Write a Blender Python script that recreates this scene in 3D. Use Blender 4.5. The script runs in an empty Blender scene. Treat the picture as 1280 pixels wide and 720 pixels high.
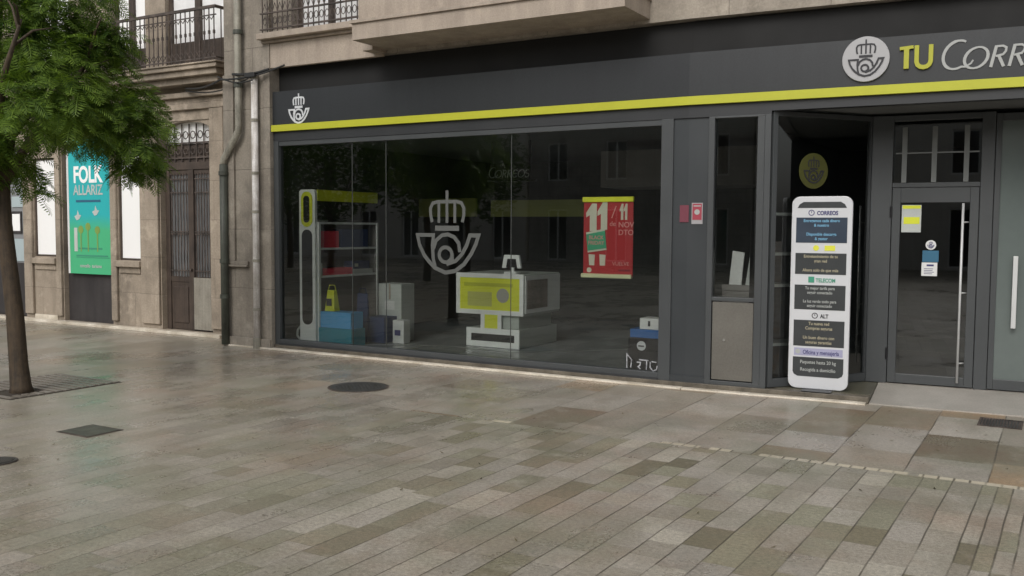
import bpy, bmesh, math, random
from mathutils import Matrix, Vector, Euler
random.seed(7)
S = bpy.context.scene
COL = S.collection
R = math.radians
PI = math.pi

# ------------------------------------------------------------------ frames
# FA: shop front line, X along the facade, Y into the building, Z up.  FB: the slightly turned second stretch of it.
FA = Matrix.Translation((-3.40014, 13.308, 0)) @ Matrix.Rotation(R(-30.3916), 4, 'Z')
FB = Matrix.Translation((1.9129, 10.1919, 0)) @ Matrix.Rotation(R(-26.5414), 4, 'Z')
LA = 6.1594
BinA = FA.inverted() @ FB
W0 = Matrix.Identity(4)

# ------------------------------------------------------------------ node helper
class NT:
    def __init__(s, name):
        s.m = bpy.data.materials.new(name); s.m.use_nodes = True
        s.t = s.m.node_tree; s.t.nodes.clear()
        s.out = s.n('ShaderNodeOutputMaterial')
    def n(s, typ, **kw):
        x = s.t.nodes.new(typ)
        for k, v in kw.items(): setattr(x, k, v)
        return x
    def set(s, sock, v):
        if isinstance(v, bpy.types.NodeSocket): s.t.links.new(v, sock)
        elif v is not None: sock.default_value = v
    def math(s, op, a, b=None, c=None, clamp=False):
        x = s.n('ShaderNodeMath', operation=op); x.use_clamp = clamp
        for i, v in enumerate((a, b, c)):
            if v is not None: s.set(x.inputs[i], v)
        return x.outputs[0]
    def obj(s):
        return s.n('ShaderNodeTexCoord').outputs['Object']
    def sep(s, v):
        x = s.n('ShaderNodeSeparateXYZ'); s.set(x.inputs[0], v); return x.outputs
    def comb(s, a=0., b=0., c=0.):
        x = s.n('ShaderNodeCombineXYZ')
        for i, v in enumerate((a, b, c)): s.set(x.inputs[i], v)
        return x.outputs[0]
    def noise(s, vec, scale, detail=4., rough=.55, dist=0.):
        x = s.n('ShaderNodeTexNoise'); s.set(x.inputs['Vector'], vec)
        x.inputs['Scale'].default_value = scale; x.inputs['Detail'].default_value = detail
        x.inputs['Roughness'].default_value = rough; x.inputs['Distortion'].default_value = dist
        return x.outputs[0]
    def white(s, vec):
        x = s.n('ShaderNodeTexWhiteNoise', noise_dimensions='3D'); s.set(x.inputs['Vector'], vec)
        return x.outputs['Value']
    def ramp(s, fac, stops, interp='LINEAR'):
        x = s.n('ShaderNodeValToRGB'); s.set(x.inputs[0], fac); r = x.color_ramp; r.interpolation = interp
        while len(r.elements) < len(stops): r.elements.new(.5)
        for e, (p, c) in zip(r.elements, stops):
            e.position = p; e.color = (c, c, c, 1) if isinstance(c, (int, float)) else (*c, 1)
        return x.outputs[0]
    def mix(s, f, a, b, blend='MIX'):
        x = s.n('ShaderNodeMix', data_type='RGBA', blend_type=blend)
        s.set(x.inputs[0], f)
        for i, v in ((6, a), (7, b)):
            if isinstance(v, (tuple, list)): v = (*v[:3], 1)
            s.set(x.inputs[i], v)
        return x.outputs[2]
    def mixf(s, f, a, b):
        x = s.n('ShaderNodeMix', data_type='FLOAT')
        s.set(x.inputs[0], f); s.set(x.inputs[2], a); s.set(x.inputs[3], b); return x.outputs[0]
    def bump(s, h, strength=.3, dist=.01):
        x = s.n('ShaderNodeBump'); s.set(x.inputs['Height'], h)
        x.inputs['Strength'].default_value = strength; x.inputs['Distance'].default_value = dist
        return x.outputs[0]
    def pbr(s, col, rough=.6, metal=0., normal=None, spec=None, **kw):
        b = s.n('ShaderNodeBsdfPrincipled')
        if isinstance(col, (tuple, list)): col = (*col[:3], 1)
        s.set(b.inputs['Base Color'], col); s.set(b.inputs['Roughness'], rough); s.set(b.inputs['Metallic'], metal)
        if normal is not None: s.set(b.inputs['Normal'], normal)
        if spec is not None: s.set(b.inputs['Specular IOR Level'], spec)
        for k, v in kw.items(): s.set(b.inputs[k], v)
        return b.outputs[0]
    def done(s, sh):
        s.t.links.new(sh, s.out.inputs[0]); return s.m

def simple(name, col, rough=.55, metal=0., var=.12, nscale=3., bump=.0, spec=None):
    n = NT(name); o = n.obj()
    a = n.noise(o, nscale, 5.); b = n.noise(o, nscale*14, 3.)
    f = n.math('ADD', n.math('MULTIPLY', n.math('SUBTRACT', a, .5), var*2.2), n.math('MULTIPLY', n.math('SUBTRACT', b, .5), var))
    f = n.math('ADD', f, 1.)
    c = n.mix(1., col, n.comb(f, f, f), 'MULTIPLY')
    r = n.math('ADD', rough, n.math('MULTIPLY', n.math('SUBTRACT', a, .5), .25), clamp=True)
    nm = n.bump(b, bump, .003) if bump else None
    return n.done(n.pbr(c, r, metal, nm, spec))

M = {}
# greys / paints
M['fascia'] = None
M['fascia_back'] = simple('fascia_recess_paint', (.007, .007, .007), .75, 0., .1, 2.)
M['frame'] = simple('grey_frame_paint', (.058, .063, .066), .42, 0., .10, 2.)
M['frame_dark'] = simple('dark_frame_paint', (.030, .032, .035), .42, 0., .10, 2.)
M['pillar'] = simple('pillar_sheet', (.040, .045, .049), .38, 0., .10, 1.2)
M['stripe'] = simple('yellow_stripe_paint', (.47, .48, .03), .45, 0., .10, 1.5)
M['tu_yellow'] = simple('dull_yellow_letters', (.40, .40, .03), .45)
M['yellow'] = simple('yellow_vinyl', (.74, .78, .03), .5, 0., .06, 3.)
M['yellow_bag'] = simple('yellow_paper', (.70, .74, .04), .6, 0., .1, 6.)
M['letter_white'] = simple('white_letter_acrylic', (.38, .39, .38), .4, 0., .06, 8.)
M['letter_bright'] = simple('white_emblem_vinyl', (.62, .64, .66), .45, 0., .06, 8.)
M['disc_white'] = simple('pale_disc_acrylic', (.40, .40, .41), .4, 0., .06, 4.)
M['dark_print'] = simple('dark_print', (.025, .025, .03), .5)
M['white'] = simple('white_laminate', (.82, .84, .83), .38, 0., .05, 4.)
M['white_sign'] = simple('white_sign_board', (.60, .61, .63), .32, 0., .05, 3.)
M['sign_dark'] = simple('sign_dark_panel', (.040, .044, .046), .35, 0., .15, 5.)
M['sign_blue'] = simple('sign_blue_panel', (.030, .045, .070), .35, 0., .15, 5.)
M['txt_white'] = simple('text_white', (.40, .42, .40), .5)
M['txt_cream'] = simple('text_cream', (.42, .38, .26), .5)
M['txt_blue'] = simple('text_light_blue', (.18, .42, .62), .5)
M['txt_navy'] = simple('text_navy', (.05, .05, .16), .5)
M['txt_green'] = simple('text_green', (.05, .28, .18), .5)
M['txt_yellow'] = simple('text_yellow', (.70, .70, .06), .5)
M['lilac'] = simple('lilac_band', (.36, .36, .50), .45)
M['red'] = simple('poster_red', (.40, .025, .03), .5, 0., .08, 4.)
M['poster_white'] = simple('poster_pale_print', (.58, .60, .50), .5)
M['poster_green'] = simple('poster_green_print', (.06, .36, .20), .5)
M['poster_pink'] = simple('poster_pink_print', (.62, .30, .28), .5)
M['sign_red'] = simple('sign_red', (.34, .045, .07), .5)
M['sign_darkred'] = simple('sign_faded_red', (.16, .035, .055), .5)
M['blue_box'] = simple('blue_card', (.09, .38, .72), .55, 0., .06, 4.)
M['teal_box'] = simple('teal_card', (.03, .24, .32), .55, 0., .06, 4.)
M['blue_deep'] = simple('deep_blue_card', (.02, .12, .36), .5)
M['navy'] = simple('navy_fabric', (.03, .05, .13), .8)
M['red_goods'] = simple('red_goods', (.75, .05, .09), .6)
M['white_box'] = simple('white_card', (.70, .71, .70), .6)
M['pale_bag'] = simple('pale_grey_paper', (.50, .53, .51), .7, 0., .15, 3.)
M['black'] = simple('black_plastic', (.012, .012, .014), .4)
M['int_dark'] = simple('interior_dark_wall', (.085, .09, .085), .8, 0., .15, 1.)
M['int_band'] = simple('interior_olive_band', (.30, .32, .10), .7)
M['int_bulk'] = simple('interior_grey_bulkhead', (.20, .19, .18), .8)
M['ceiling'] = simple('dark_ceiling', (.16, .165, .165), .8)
M['greypanel'] = simple('counter_side_laminate', (.42, .46, .43), .4, 0., .06, 3.)
M['steel'] = simple('brushed_steel', (.62, .62, .60), .28, 1., .06, 6.)
M['alu'] = simple('satin_aluminium', (.62, .63, .63), .5, .25, .06, 6.)
M['pale_reflection'] = simple('green_pane_reflection', (.13, .155, .148), .18, 0., .12, .8)  # grey-green colour carries the pale reflection seen in this glass
M['teal_notice'] = simple('blue_notice', (.03, .13, .22), .5)
M['pipe_white'] = None
M['brown_wood'] = None

def weather(name, base, dark, rough=.7, scale=2., streak=True, bump=.3, spec=None):
    n = NT(name); o = n.obj(); x, y, z = n.sep(o)
    a = n.noise(o, scale, 8., .62)
    b = n.noise(n.comb(n.math('MULTIPLY', x, 7.), n.math('MULTIPLY', y, 7.), n.math('MULTIPLY', z, .55)), scale*.8, 6., .6) if streak else a
    f = n.ramp(n.math('MULTIPLY', n.math('ADD', a, b), .5), [(.36, 0.), (.62, 1.)])
    c = n.mix(f, dark, base)
    s = n.noise(o, 60., 3.)
    c = n.mix(.22, c, n.mix(1., c, n.ramp(s, [(.3, .45), (.7, 1.5)]), 'MULTIPLY'))
    return n.done(n.pbr(c, rough, 0., n.bump(n.math('ADD', a, n.math('MULTIPLY', s, .4)), bump, .01), spec))

M['pipe_white'] = weather('weathered_white_paint', (.80, .78, .76), (.40, .36, .32), .5, 5., True, .1)
M['pipe_green'] = weather('weathered_green_iron', (.085, .095, .075), (.04, .04, .033), .55, 5., True, .2)
M['pipe_grey'] = weather('weathered_grey_zinc', (.36, .34, .28), (.17, .16, .13), .55, 5., True, .15)
M['wood'] = weather('old_brown_wood', (.085, .062, .048), (.035, .025, .02), .6, 3., True, .3)
M['iron'] = weather('rusty_iron', (.11, .085, .072), (.035, .028, .024), .6, 6., False, .2)
M['beige_board'] = weather('pale_weathered_board', (.33, .31, .26), (.20, .18, .15), .65, 3., True, .15)
M['dark_board'] = weather('dark_grey_board', (.055, .050, .050), (.028, .025, .026), .5, 1.2, True, .1)
M['cabinet'] = weather('beige_grey_cabinet_sheet', (.150, .142, .124), (.115, .108, .094), .42, .9, False, .03)
M['fascia'] = weather('fascia_metal', (.026, .029, .032), (.022, .024, .027), .36, 1.3, True, .01)
M['iron_cover'] = weather('cast_iron_cover', (.060, .060, .058), (.035, .034, .03), .42, 9., False, .6)
M['cover_stone'] = weather('mossy_cover', (.085, .09, .07), (.05, .052, .042), .5, 7., False, .5)
M['soffit'] = weather('beige_slab_render', (.43, .36, .295), (.30, .25, .205), .7, 1.5, True, .15)
M['bark'] = weather('wet_bark', (.085, .058, .034), (.03, .022, .015), .75, 7., True, .9)
M['cable'] = simple('black_cable_sheath', (.02, .02, .02), .5)

def stone(name, c1, c2, stain, bw=.95, bh=.42, joint=(.10, .085, .07), js=.012, axis='XZ'):
    n = NT(name); o = n.obj(); x, y, z = n.sep(o)
    u = n.math('ADD', x, y)
    br = n.n('ShaderNodeTexBrick'); n.set(br.inputs['Vector'], n.comb(u, z, 0.))
    br.offset = .5
    br.inputs['Scale'].default_value = 1.; br.inputs['Brick Width'].default_value = bw; br.inputs['Row Height'].default_value = bh
    br.inputs['Mortar Size'].default_value = js; br.inputs['Mortar Smooth'].default_value = .3; br.inputs['Bias'].default_value = 0.
    br.inputs['Color1'].default_value = (*c1, 1); br.inputs['Color2'].default_value = (*c2, 1); br.inputs['Mortar'].default_value = (*joint, 1)
    a = n.noise(o, 1.6, 9., .65); g = n.noise(o, 45., 3.)
    st = n.noise(n.comb(n.math('MULTIPLY', x, 5.), n.math('MULTIPLY', y, 5.), n.math('MULTIPLY', z, .5)), 1.1, 6., .6)
    c = n.mix(n.ramp(a, [(.38, 0.), (.68, .55)]), br.outputs[0], stain)
    c = n.mix(n.ramp(st, [(.5, 0.), (.72, .6)]), c, stain)
    c = n.mix(1., c, n.ramp(g, [(.3, .87), (.7, 1.12)]), 'MULTIPLY')
    c = n.mix(n.ramp(n.noise(n.comb(x, y, n.math('ADD', z, 7.)), .9, 8., .7), [(.50, 0.), (.66, .65)]), c, tuple(v*.38 for v in c1))
    c = n.mix(n.ramp(n.noise(n.comb(x, y, n.math('ADD', z, 17.)), 2.7, 7., .7), [(.55, 0.), (.66, .5)]), c, tuple(min(v*1.35, 1) for v in c1))
    h = n.math('ADD', n.math('MULTIPLY', br.outputs['Fac'], -1.), n.math('MULTIPLY', n.math('ADD', a, n.math('MULTIPLY', g, .3)), .9))
    return n.done(n.pbr(c, .8, 0., n.bump(h, .5, .012)))
M['stone_old'] = stone('old_granite_blocks', (.40, .335, .265), (.365, .305, .24), (.20, .165, .125), 1.3, .62, (.26, .215, .17), .006)
M['stone_shop'] = stone('shop_granite', (.37, .325, .27), (.33, .29, .24), (.18, .155, .125), 1.1, .78, (.2, .17, .14), .006)
M['stone_pier'] = stone('pier_granite', (.325, .29, .24), (.30, .265, .22), (.13, .11, .09), .8, .86, (.19, .165, .135), .006)
M['stone_opp'] = stone('opposite_stone', (.42, .40, .37), (.37, .35, .32), (.10, .09, .08), 1.2, .5)
M['render_opp'] = weather('opposite_render', (.62, .60, .56), (.5, .48, .44), .8, 1., True, .05)
M['kerb'] = weather('pale_kerb_stone', (.74, .68, .58), (.48, .42, .33), .5, 3., False, .15)
M['plinth'] = weather('dark_base_stone', (.15, .13, .10), (.07, .06, .045), .55, 4., False, .5)
M['ramp'] = weather('pale_wet_granite', (.42, .39, .35), (.32, .30, .265), .40, 1.2, False, .15)
M['porch'] = weather('greenish_wet_tile', (.13, .125, .09), (.08, .075, .055), .35, 2., False, .2)

# glass panes: clear thin glass that reflects the street
def glass(name, tint=(.93, .96, .94), boost=2.2):
    n = NT(name)
    fr = n.n('ShaderNodeFresnel'); fr.inputs[0].default_value = 1.5
    t = n.n('ShaderNodeBsdfTransparent'); t.inputs[0].default_value = (*tint, 1)
    g = n.n('ShaderNodeBsdfGlossy'); g.inputs['Roughness'].default_value = .012
    g.inputs['Color'].default_value = (.95, .97, .96, 1)
    mx = n.n('ShaderNodeMixShader')
    n.set(mx.inputs[0], n.math('MULTIPLY', fr.outputs[0], boost, clamp=True))
    n.t.links.new(t.outputs[0], mx.inputs[1]); n.t.links.new(g.outputs[0], mx.inputs[2])
    return n.done(mx.outputs[0])
M['glass'] = glass('shop_glass')
M['glass_dark'] = glass('tinted_glass', (.35, .37, .36))
def winglass(name, c):
    n = NT(name); o = n.obj(); a = n.noise(o, 1.2, 3.)
    return n.done(n.pbr(n.mix(a, c, tuple(v*.6 for v in c)), .06, 0., None, .6))
M['blindglass'] = winglass('dark_blind_glass', (.03, .032, .035))
M['white_blind'] = simple('bright_white_board', (.95, .95, .94), .6, 0., .03, 1.)
M['curtain'] = simple('white_curtain', (.80, .80, .80), .7, 0., .15, 9.)
M['grey_glass'] = winglass('old_door_glass', (.34, .35, .36))

# banner material: teal above, green below (printed)
def banner_mat():
    n = NT('printed_banner'); o = n.obj(); x, y, z = n.sep(o)
    k = n.noise(o, 2.5, 4.)
    f = n.ramp(n.math('ADD', z, n.math('MULTIPLY', n.math('SUBTRACT', k, .5), .35)), [(1.55/4, 0.), (1.85/4, 1.)])
    zz = n.math('ADD', n.math('DIVIDE', z, 4.), n.math('MULTIPLY', n.math('SUBTRACT', k, .5), .05))
    f = n.ramp(zz, [(.42, 0.), (.49, 1.)])
    return n.done(n.pbr(n.mix(f, (.07, .46, .22), (.025, .44, .46)), .45))
M['banner'] = banner_mat()

# ------------------------------------------------------------------ paving
def paving():
    n = NT('wet_granite_paving'); o = n.obj(); x, y, z = n.sep(o)
    d = n.math('MULTIPLY', y, -1.)                       # metres out from the shop front
    wob = n.math('MULTIPLY', n.math('SUBTRACT', n.noise(o, 1.3, 2.), .5), .02)
    xs = n.math('ADD', n.math('ADD', x, n.math('MULTIPLY', n.math('MAXIMUM', n.math('SUBTRACT', d, 2.6), 0.), .022)), wob)
    cnt = [0]
    def courses(w, x0, lmin, lvar, jw, seed):
        q = n.math('DIVIDE', n.math('SUBTRACT', xs, x0), w)
        ci = n.math('FLOOR', q); fx = n.math('FRACT', q)
        r1 = n.white(n.comb(ci, seed, 3.1)); r2 = n.white(n.comb(ci, seed, 9.7))
        ln = n.math('ADD', lmin, n.math('MULTIPLY', r2, lvar))
        p = n.math('DIVIDE', n.math('ADD', d, n.math('MULTIPLY', r1, 5.)), ln)
        # merge some neighbouring stones so the lengths vary
        pi_ = n.math('FLOOR', p); fp = n.math('FRACT', p)
        ex = n.math('MULTIPLY', n.math('MINIMUM', fx, n.math('SUBTRACT', 1., fx)), w)
        ep = n.math('MULTIPLY', n.math('MINIMUM', fp, n.math('SUBTRACT', 1., fp)), ln)
        rnd = n.white(n.comb(ci, pi_, seed)); rnd2 = n.white(n.comb(pi_, ci, seed+5.))
        jx = n.ramp(n.math('DIVIDE', ex, jw), [(.35, 1.), (1., 0.)])
        jp = n.ramp(n.math('DIVIDE', ep, jw*.7), [(.3, 1.), (1., 0.)])
        return rnd, rnd2, jx, jp
    A = courses(.55, 8.76-.55*60, .62, .55, .008, 1.)
    B = courses(.188, 9.285-.188*300, .24, .34, .0065, 2.)
    Cc = courses(.094, 9.285, .26, .22, .0075, 3.)
    K = courses(.10, 0., .11, .0, .012, 4.)
    isB = n.math('GREATER_THAN', d, 2.64)
    nar = n.math('MULTIPLY', n.math('GREATER_THAN', xs, 9.285), n.math('LESS_THAN', xs, 9.285+.094*5))
    nar = n.math('MULTIPLY', nar, isB)
    keep = n.math('GREATER_THAN', n.math('ADD', n.noise(n.comb(x, 0., 0.), 1.6, 2.), n.math('MULTIPLY', n.math('SUBTRACT', x, 8.), .05)), .47)
    band = n.math('MULTIPLY', n.math('GREATER_THAN', d, 2.56), n.math('LESS_THAN', d, 2.64))
    band = n.math('MULTIPLY', band, n.math('MULTIPLY', n.math('GREATER_THAN', x, 5.0), keep))
    sel = []
    for i in range(4):
        v = n.mixf(isB, A[i], B[i]); v = n.mixf(nar, v, Cc[i]); v = n.mixf(band, v, K[i]); sel.append(v)
    rnd, rnd2, jx, jp = sel
    cA = n.ramp(rnd, [(0., (.32, .295, .265)), (.24, (.265, .235, .20)), (.40, (.20, .155, .112)), (.52, (.34, .315, .285)), (.76, (.31, .215, .135)), (.86, (.15, .115, .080))], 'CONSTANT')
    cB = n.ramp(rnd, [(0., (.29, .268, .235)), (.22, (.262, .240, .205)), (.36, (.30, .278, .248)), (.56, (.215, .200, .145)), (.66, (.330, .308, .265)), (.82, (.225, .218, .165)), (.93, (.155, .140, .098))], 'CONSTANT')
    c = n.mix(isB, cA, cB)
    # stone tones even out and joints fade towards the tree
    near = n.ramp(n.math('DIVIDE', n.math('ADD', x, n.math('MULTIPLY', n.noise(o, .5, 3.), 3.)), 12.), [(.42, .68), (.74, 0.)])
    c = n.mix(near, c, (.262, .242, .208))
    c = n.mix(band, c, n.mix(rnd, (.62, .56, .44), (.46, .40, .30)))
    v2 = n.math('ADD', .90, n.math('MULTIPLY', rnd2, .2))
    c = n.mix(1., c, n.comb(v2, v2, v2), 'MULTIPLY')
    # dirt and damp of many sizes, drawn out a little along the courses
    sv = n.comb(x, n.math('MULTIPLY', y, .55), z)
    big = n.noise(o, .35, 5., .6); mid = n.noise(sv, 2.4, 6., .62); fine = n.noise(o, 38., 4., .7); spk = n.noise(o, 140., 2.)
    c = n.mix(n.ramp(mid, [(.46, 0.), (.72, .55)]), c, (.155, .135, .098))
    c = n.mix(n.ramp(n.noise(o, .8, 6., .65), [(.50, 0.), (.68, .50)]), c, (.26, .185, .14))
    c = n.mix(n.ramp(n.noise(n.comb(x, y, 4.), 1.1, 6., .65), [(.48, 0.), (.66, .50)]), c, (.17, .175, .125))
    c = n.mix(n.ramp(n.noise(n.comb(x, y, 9.), 3.1, 6., .7), [(.55, 0.), (.70, .45)]), c, (.36, .335, .295))
    c = n.mix(1., c, n.ramp(fine, [(.3, .70), (.7, 1.30)]), 'MULTIPLY')
    c = n.mix(1., c, n.ramp(spk, [(.35, .80), (.65, 1.20)]), 'MULTIPLY')
    # joints, filled in unevenly
    open_ = n.ramp(n.noise(o, 1.9, 4., .6), [(.34, .25), (.54, 1.)])
    open_ = n.math('MULTIPLY', open_, n.math('SUBTRACT', 1., n.math('MULTIPLY', near, .95), clamp=True))
    jf = n.math('MULTIPLY', jx, open_)
    jf = n.math('MAXIMUM', jf, n.math('MULTIPLY', n.math('MULTIPLY', jp, .35), open_))
    c = n.mix(n.math('MULTIPLY', jf, .85), c, (.055, .048, .036))
    c = n.mix(n.math('MULTIPLY', band, n.math('MULTIPLY', .6, n.math('SUBTRACT', 1., jf))), c, (.46, .42, .345))
    c = n.mix(1., c, (1.18, 1.165, 1.13), 'MULTIPLY')
    # gum spots and small dark debris
    vo = n.n('ShaderNodeTexVoronoi'); n.set(vo.inputs['Vector'], o); vo.inputs['Scale'].default_value = 1.7
    spot = n.math('MULTIPLY', n.math('LESS_THAN', vo.outputs['Distance'], .028), n.math('GREATER_THAN', n.sep(vo.outputs['Color'])[0], .35))
    c = n.mix(n.math('MULTIPLY', spot, .7), c, (.06, .05, .045))
    wet = n.ramp(n.math('ADD', n.math('MULTIPLY', big, .6), n.math('MULTIPLY', mid, .4)), [(.40, .46), (.62, .20)])
    wet = n.math('SUBTRACT', wet, n.math('MULTIPLY', near, .15))
    rough = n.math('ADD', wet, n.math('MULTIPLY', fine, .12), clamp=True)
    rough = n.math('ADD', rough, n.math('MULTIPLY', n.math('SUBTRACT', rnd2, .5), .10), clamp=True)
    h = n.math('SUBTRACT', n.math('ADD', n.math('MULTIPLY', fine, .25), n.math('MULTIPLY', rnd, .25)), jf)
    return n.done(n.pbr(c, rough, 0., n.bump(h, .35, .006), .5))
M['paving'] = paving()

def leaf_mat(name, c1, c2):
    n = NT(name)
    rp = n.n('ShaderNodeNewGeometry').outputs['Random Per Island']
    o = n.obj(); a = n.noise(o, 2.0, 3.)
    c = n.mix(n.math('ADD', n.math('MULTIPLY', rp, .6), n.math('MULTIPLY', n.ramp(a, [(.35, 0.), (.65, 1.)]), .4)), c1, c2)
    d = n.pbr(c, .5, spec=.3)
    t = n.n('ShaderNodeBsdfTranslucent'); n.set(t.inputs[0], n.mix(1., c, (1.2, 1.25, .6), 'MULTIPLY'))
    mx = n.n('ShaderNodeMixShader'); mx.inputs[0].default_value = .38
    n.t.links.new(d, mx.inputs[1]); n.t.links.new(t.outputs[0], mx.inputs[2])
    return n.done(mx.outputs[0])
M['leaf'] = leaf_mat('feathery_leaf', (.022, .062, .016), (.22, .33, .050))
M['leaf_far'] = leaf_mat('street_tree_leaf', (.03, .06, .015), (.07, .12, .03))

# ------------------------------------------------------------------ mesh builder
class MB:
    def __init__(s): s.v = []; s.f = []; s.k = 0
    def add(s, vs, fs, T=None):
        b = len(s.v)
        for p in vs:
            p = Vector(p); s.v.append(T @ p if T is not None else p)
        s.f += [tuple(b+i for i in f) for f in fs]; return s
    def box(s, x0, x1, y0, y1, z0, z1, T=None):
        return s.add([(x0,y0,z0),(x1,y0,z0),(x1,y1,z0),(x0,y1,z0),(x0,y0,z1),(x1,y0,z1),(x1,y1,z1),(x0,y1,z1)],
              [(0,3,2,1),(4,5,6,7),(0,1,5,4),(1,2,6,5),(2,3,7,6),(3,0,4,7)], T)
    def prism(s, pts, y0, y1, T=None):      # outline in XZ, thickness along Y
        n = len(pts)
        vs = [(a, y0, b) for a, b in pts]+[(a, y1, b) for a, b in pts]
        return s.add(vs, [tuple(range(n)), tuple(range(2*n-1, n-1, -1))]+[(i, i+n, (i+1) % n+n, (i+1) % n) for i in range(n)], T)
    def flat(s, pts, z0, z1, T=None):       # outline in XY, thickness along Z
        n = len(pts)
        vs = [(a, b, z0) for a, b in pts]+[(a, b, z1) for a, b in pts]
        return s.add(vs, [tuple(range(n-1, -1, -1)), tuple(range(n, 2*n))]+[(i, (i+1) % n, (i+1) % n+n, i+n) for i in range(n)], T)
    def tube(s, pts, r, seg=8, T=None, cap=True):
        pts = [Vector(p) for p in pts]; n = len(pts)
        rr = r if isinstance(r, (list, tuple)) else [r]*n
        vs = []; up = None
        for i, p in enumerate(pts):
            t = (pts[min(i+1, n-1)]-pts[max(i-1, 0)]).normalized()
            if up is None: up = Vector((0, 0, 1)) if abs(t.z) < .9 else Vector((1, 0, 0))
            a = (up - t*up.dot(t)); a = a.normalized() if a.length > 1e-5 else t.orthogonal().normalized()
            up = a; b = t.cross(a)
            for k in range(seg):
                an = 2*PI*k/seg; vs.append(p+(a*math.cos(an)+b*math.sin(an))*rr[i])
        fs = [(i*seg+k, i*seg+(k+1) % seg, (i+1)*seg+(k+1) % seg, (i+1)*seg+k) for i in range(n-1) for k in range(seg)]
        if cap: fs += [tuple(range(seg-1, -1, -1)), tuple(range((n-1)*seg, n*seg))]
        return s.add(vs, fs, T)
    def cylz(s, x, y, z0, z1, r, seg=28, T=None):
        return s.flat([(x+r*math.cos(2*PI*k/seg), y+r*math.sin(2*PI*k/seg)) for k in range(seg)], z0, z1, T)
    def disc(s, x, z, r, y0, y1, seg=40, T=None):
        return s.prism([(x+r*math.cos(2*PI*k/seg), z+r*math.sin(2*PI*k/seg)) for k in range(seg)], y0, y1, T)
    def stroke(s, pts, w, y0, th, T=None, closed=False):
        # a bent ribbon of width w in the XZ plane; each stroke a hair prouder than the last
        s.k += 1; ya = y0-th-.0004*s.k
        pts = [Vector((a, b)) for a, b in pts]; n = len(pts); L = []; Rr = []
        for i, p in enumerate(pts):
            a = pts[i-1] if (i > 0 or closed) else None
            b = pts[(i+1) % n] if (i < n-1 or closed) else None
            d1 = (p-a).normalized() if a is not None else None; d2 = (b-p).normalized() if b is not None else None
            if d1 is None: d1 = d2
            if d2 is None: d2 = d1
            n1 = Vector((-d1.y, d1.x)); n2 = Vector((-d2.y, d2.x)); m = (n1+n2)
            m = m.normalized() if m.length > 1e-4 else n1
            k = min(1/max(m.dot(n1), .45), 1.8); ww = w[i] if isinstance(w, (list, tuple)) else w
            L.append(p+m*ww/2*k); Rr.append(p-m*ww/2*k)
        vs = [(q.x, ya, q.y) for q in L]+[(q.x, ya, q.y) for q in Rr]+[(q.x, y0, q.y) for q in L]+[(q.x, y0, q.y) for q in Rr]
        fs = []
        for i in range(n if closed else n-1):
            j = (i+1) % n
            fs += [(i, j, n+j, n+i), (2*n+i, 3*n+i, 3*n+j, 2*n+j), (i, 2*n+i, 2*n+j, j), (n+i, n+j, 3*n+j, 3*n+i)]
        if not closed: fs += [(0, n, 3*n, 2*n), (n-1, 3*n-1, 4*n-1, 2*n-1)]
        return s.add(vs, fs, T)

WM = {}
def tagp(o, label=None, cat=None, group=None, kind=None):
    if label: o['label'] = label
    if cat: o['category'] = cat
    if group: o['group'] = group
    if kind: o['kind'] = kind
    return o
def build(name, mb, mat, parent=None, F=None, bev=0., label=None, smooth=False, fix=True):
    F = FA if F is None else F
    me = bpy.data.meshes.new(name); me.from_pydata([tuple(v) for v in mb.v], [], mb.f)
    if fix:
        bm = bmesh.new(); bm.from_mesh(me); bmesh.ops.recalc_face_normals(bm, faces=bm.faces); bm.to_mesh(me); bm.free()
    me.materials.append(M[mat] if isinstance(mat, str) else mat)
    if smooth:
        for p in me.polygons: p.use_smooth = True
    o = bpy.data.objects.new(name, me); COL.objects.link(o)
    if parent is not None:
        o.parent = parent; o.matrix_basis = WM[parent.name].inverted() @ F
    else: o.matrix_basis = F
    WM[o.name] = F.copy()
    if bev:
        b = o.modifiers.new('edge', 'BEVEL'); b.width = bev; b.segments = 2; b.limit_method = 'ANGLE'
    if label: o['label'] = label
    return o
def thing(name, label, cat, F=None, loc=(0, 0, 0), group=None):
    o = bpy.data.objects.new(name, None); COL.objects.link(o); o.empty_display_size = .2
    m = (FA if F is None else F) @ Matrix.Translation(loc)
    o.matrix_basis = m; WM[o.name] = m.copy()
    return tagp(o, label, cat, group)
def text(name, body, size, x, z, y, mat, parent, F=None, align='LEFT', shear=0., bold=0., th=.002, sx=1., rotz=None):
    cu = bpy.data.curves.new('txt', 'FONT'); cu.body = body; cu.size = size; cu.align_x = align
    cu.shear = shear; cu.offset = bold; cu.extrude = th; cu.resolution_u = 4
    cu.space_line = 1.0
    t = bpy.data.objects.new('txt', cu); COL.objects.link(t)
    bpy.context.view_layer.update()
    me = bpy.data.meshes.new_from_object(t.evaluated_get(bpy.context.evaluated_depsgraph_get()))
    bpy.data.objects.remove(t)
    mb = MB()
    for v in me.vertices: mb.v.append(Vector((x+v.co.x*sx, y-v.co.z, z+v.co.y)))
    mb.f = [tuple(p.vertices) for p in me.polygons]
    bpy.data.meshes.remove(me)
    return build(name, mb, mat, parent, F, fix=False)

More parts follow.
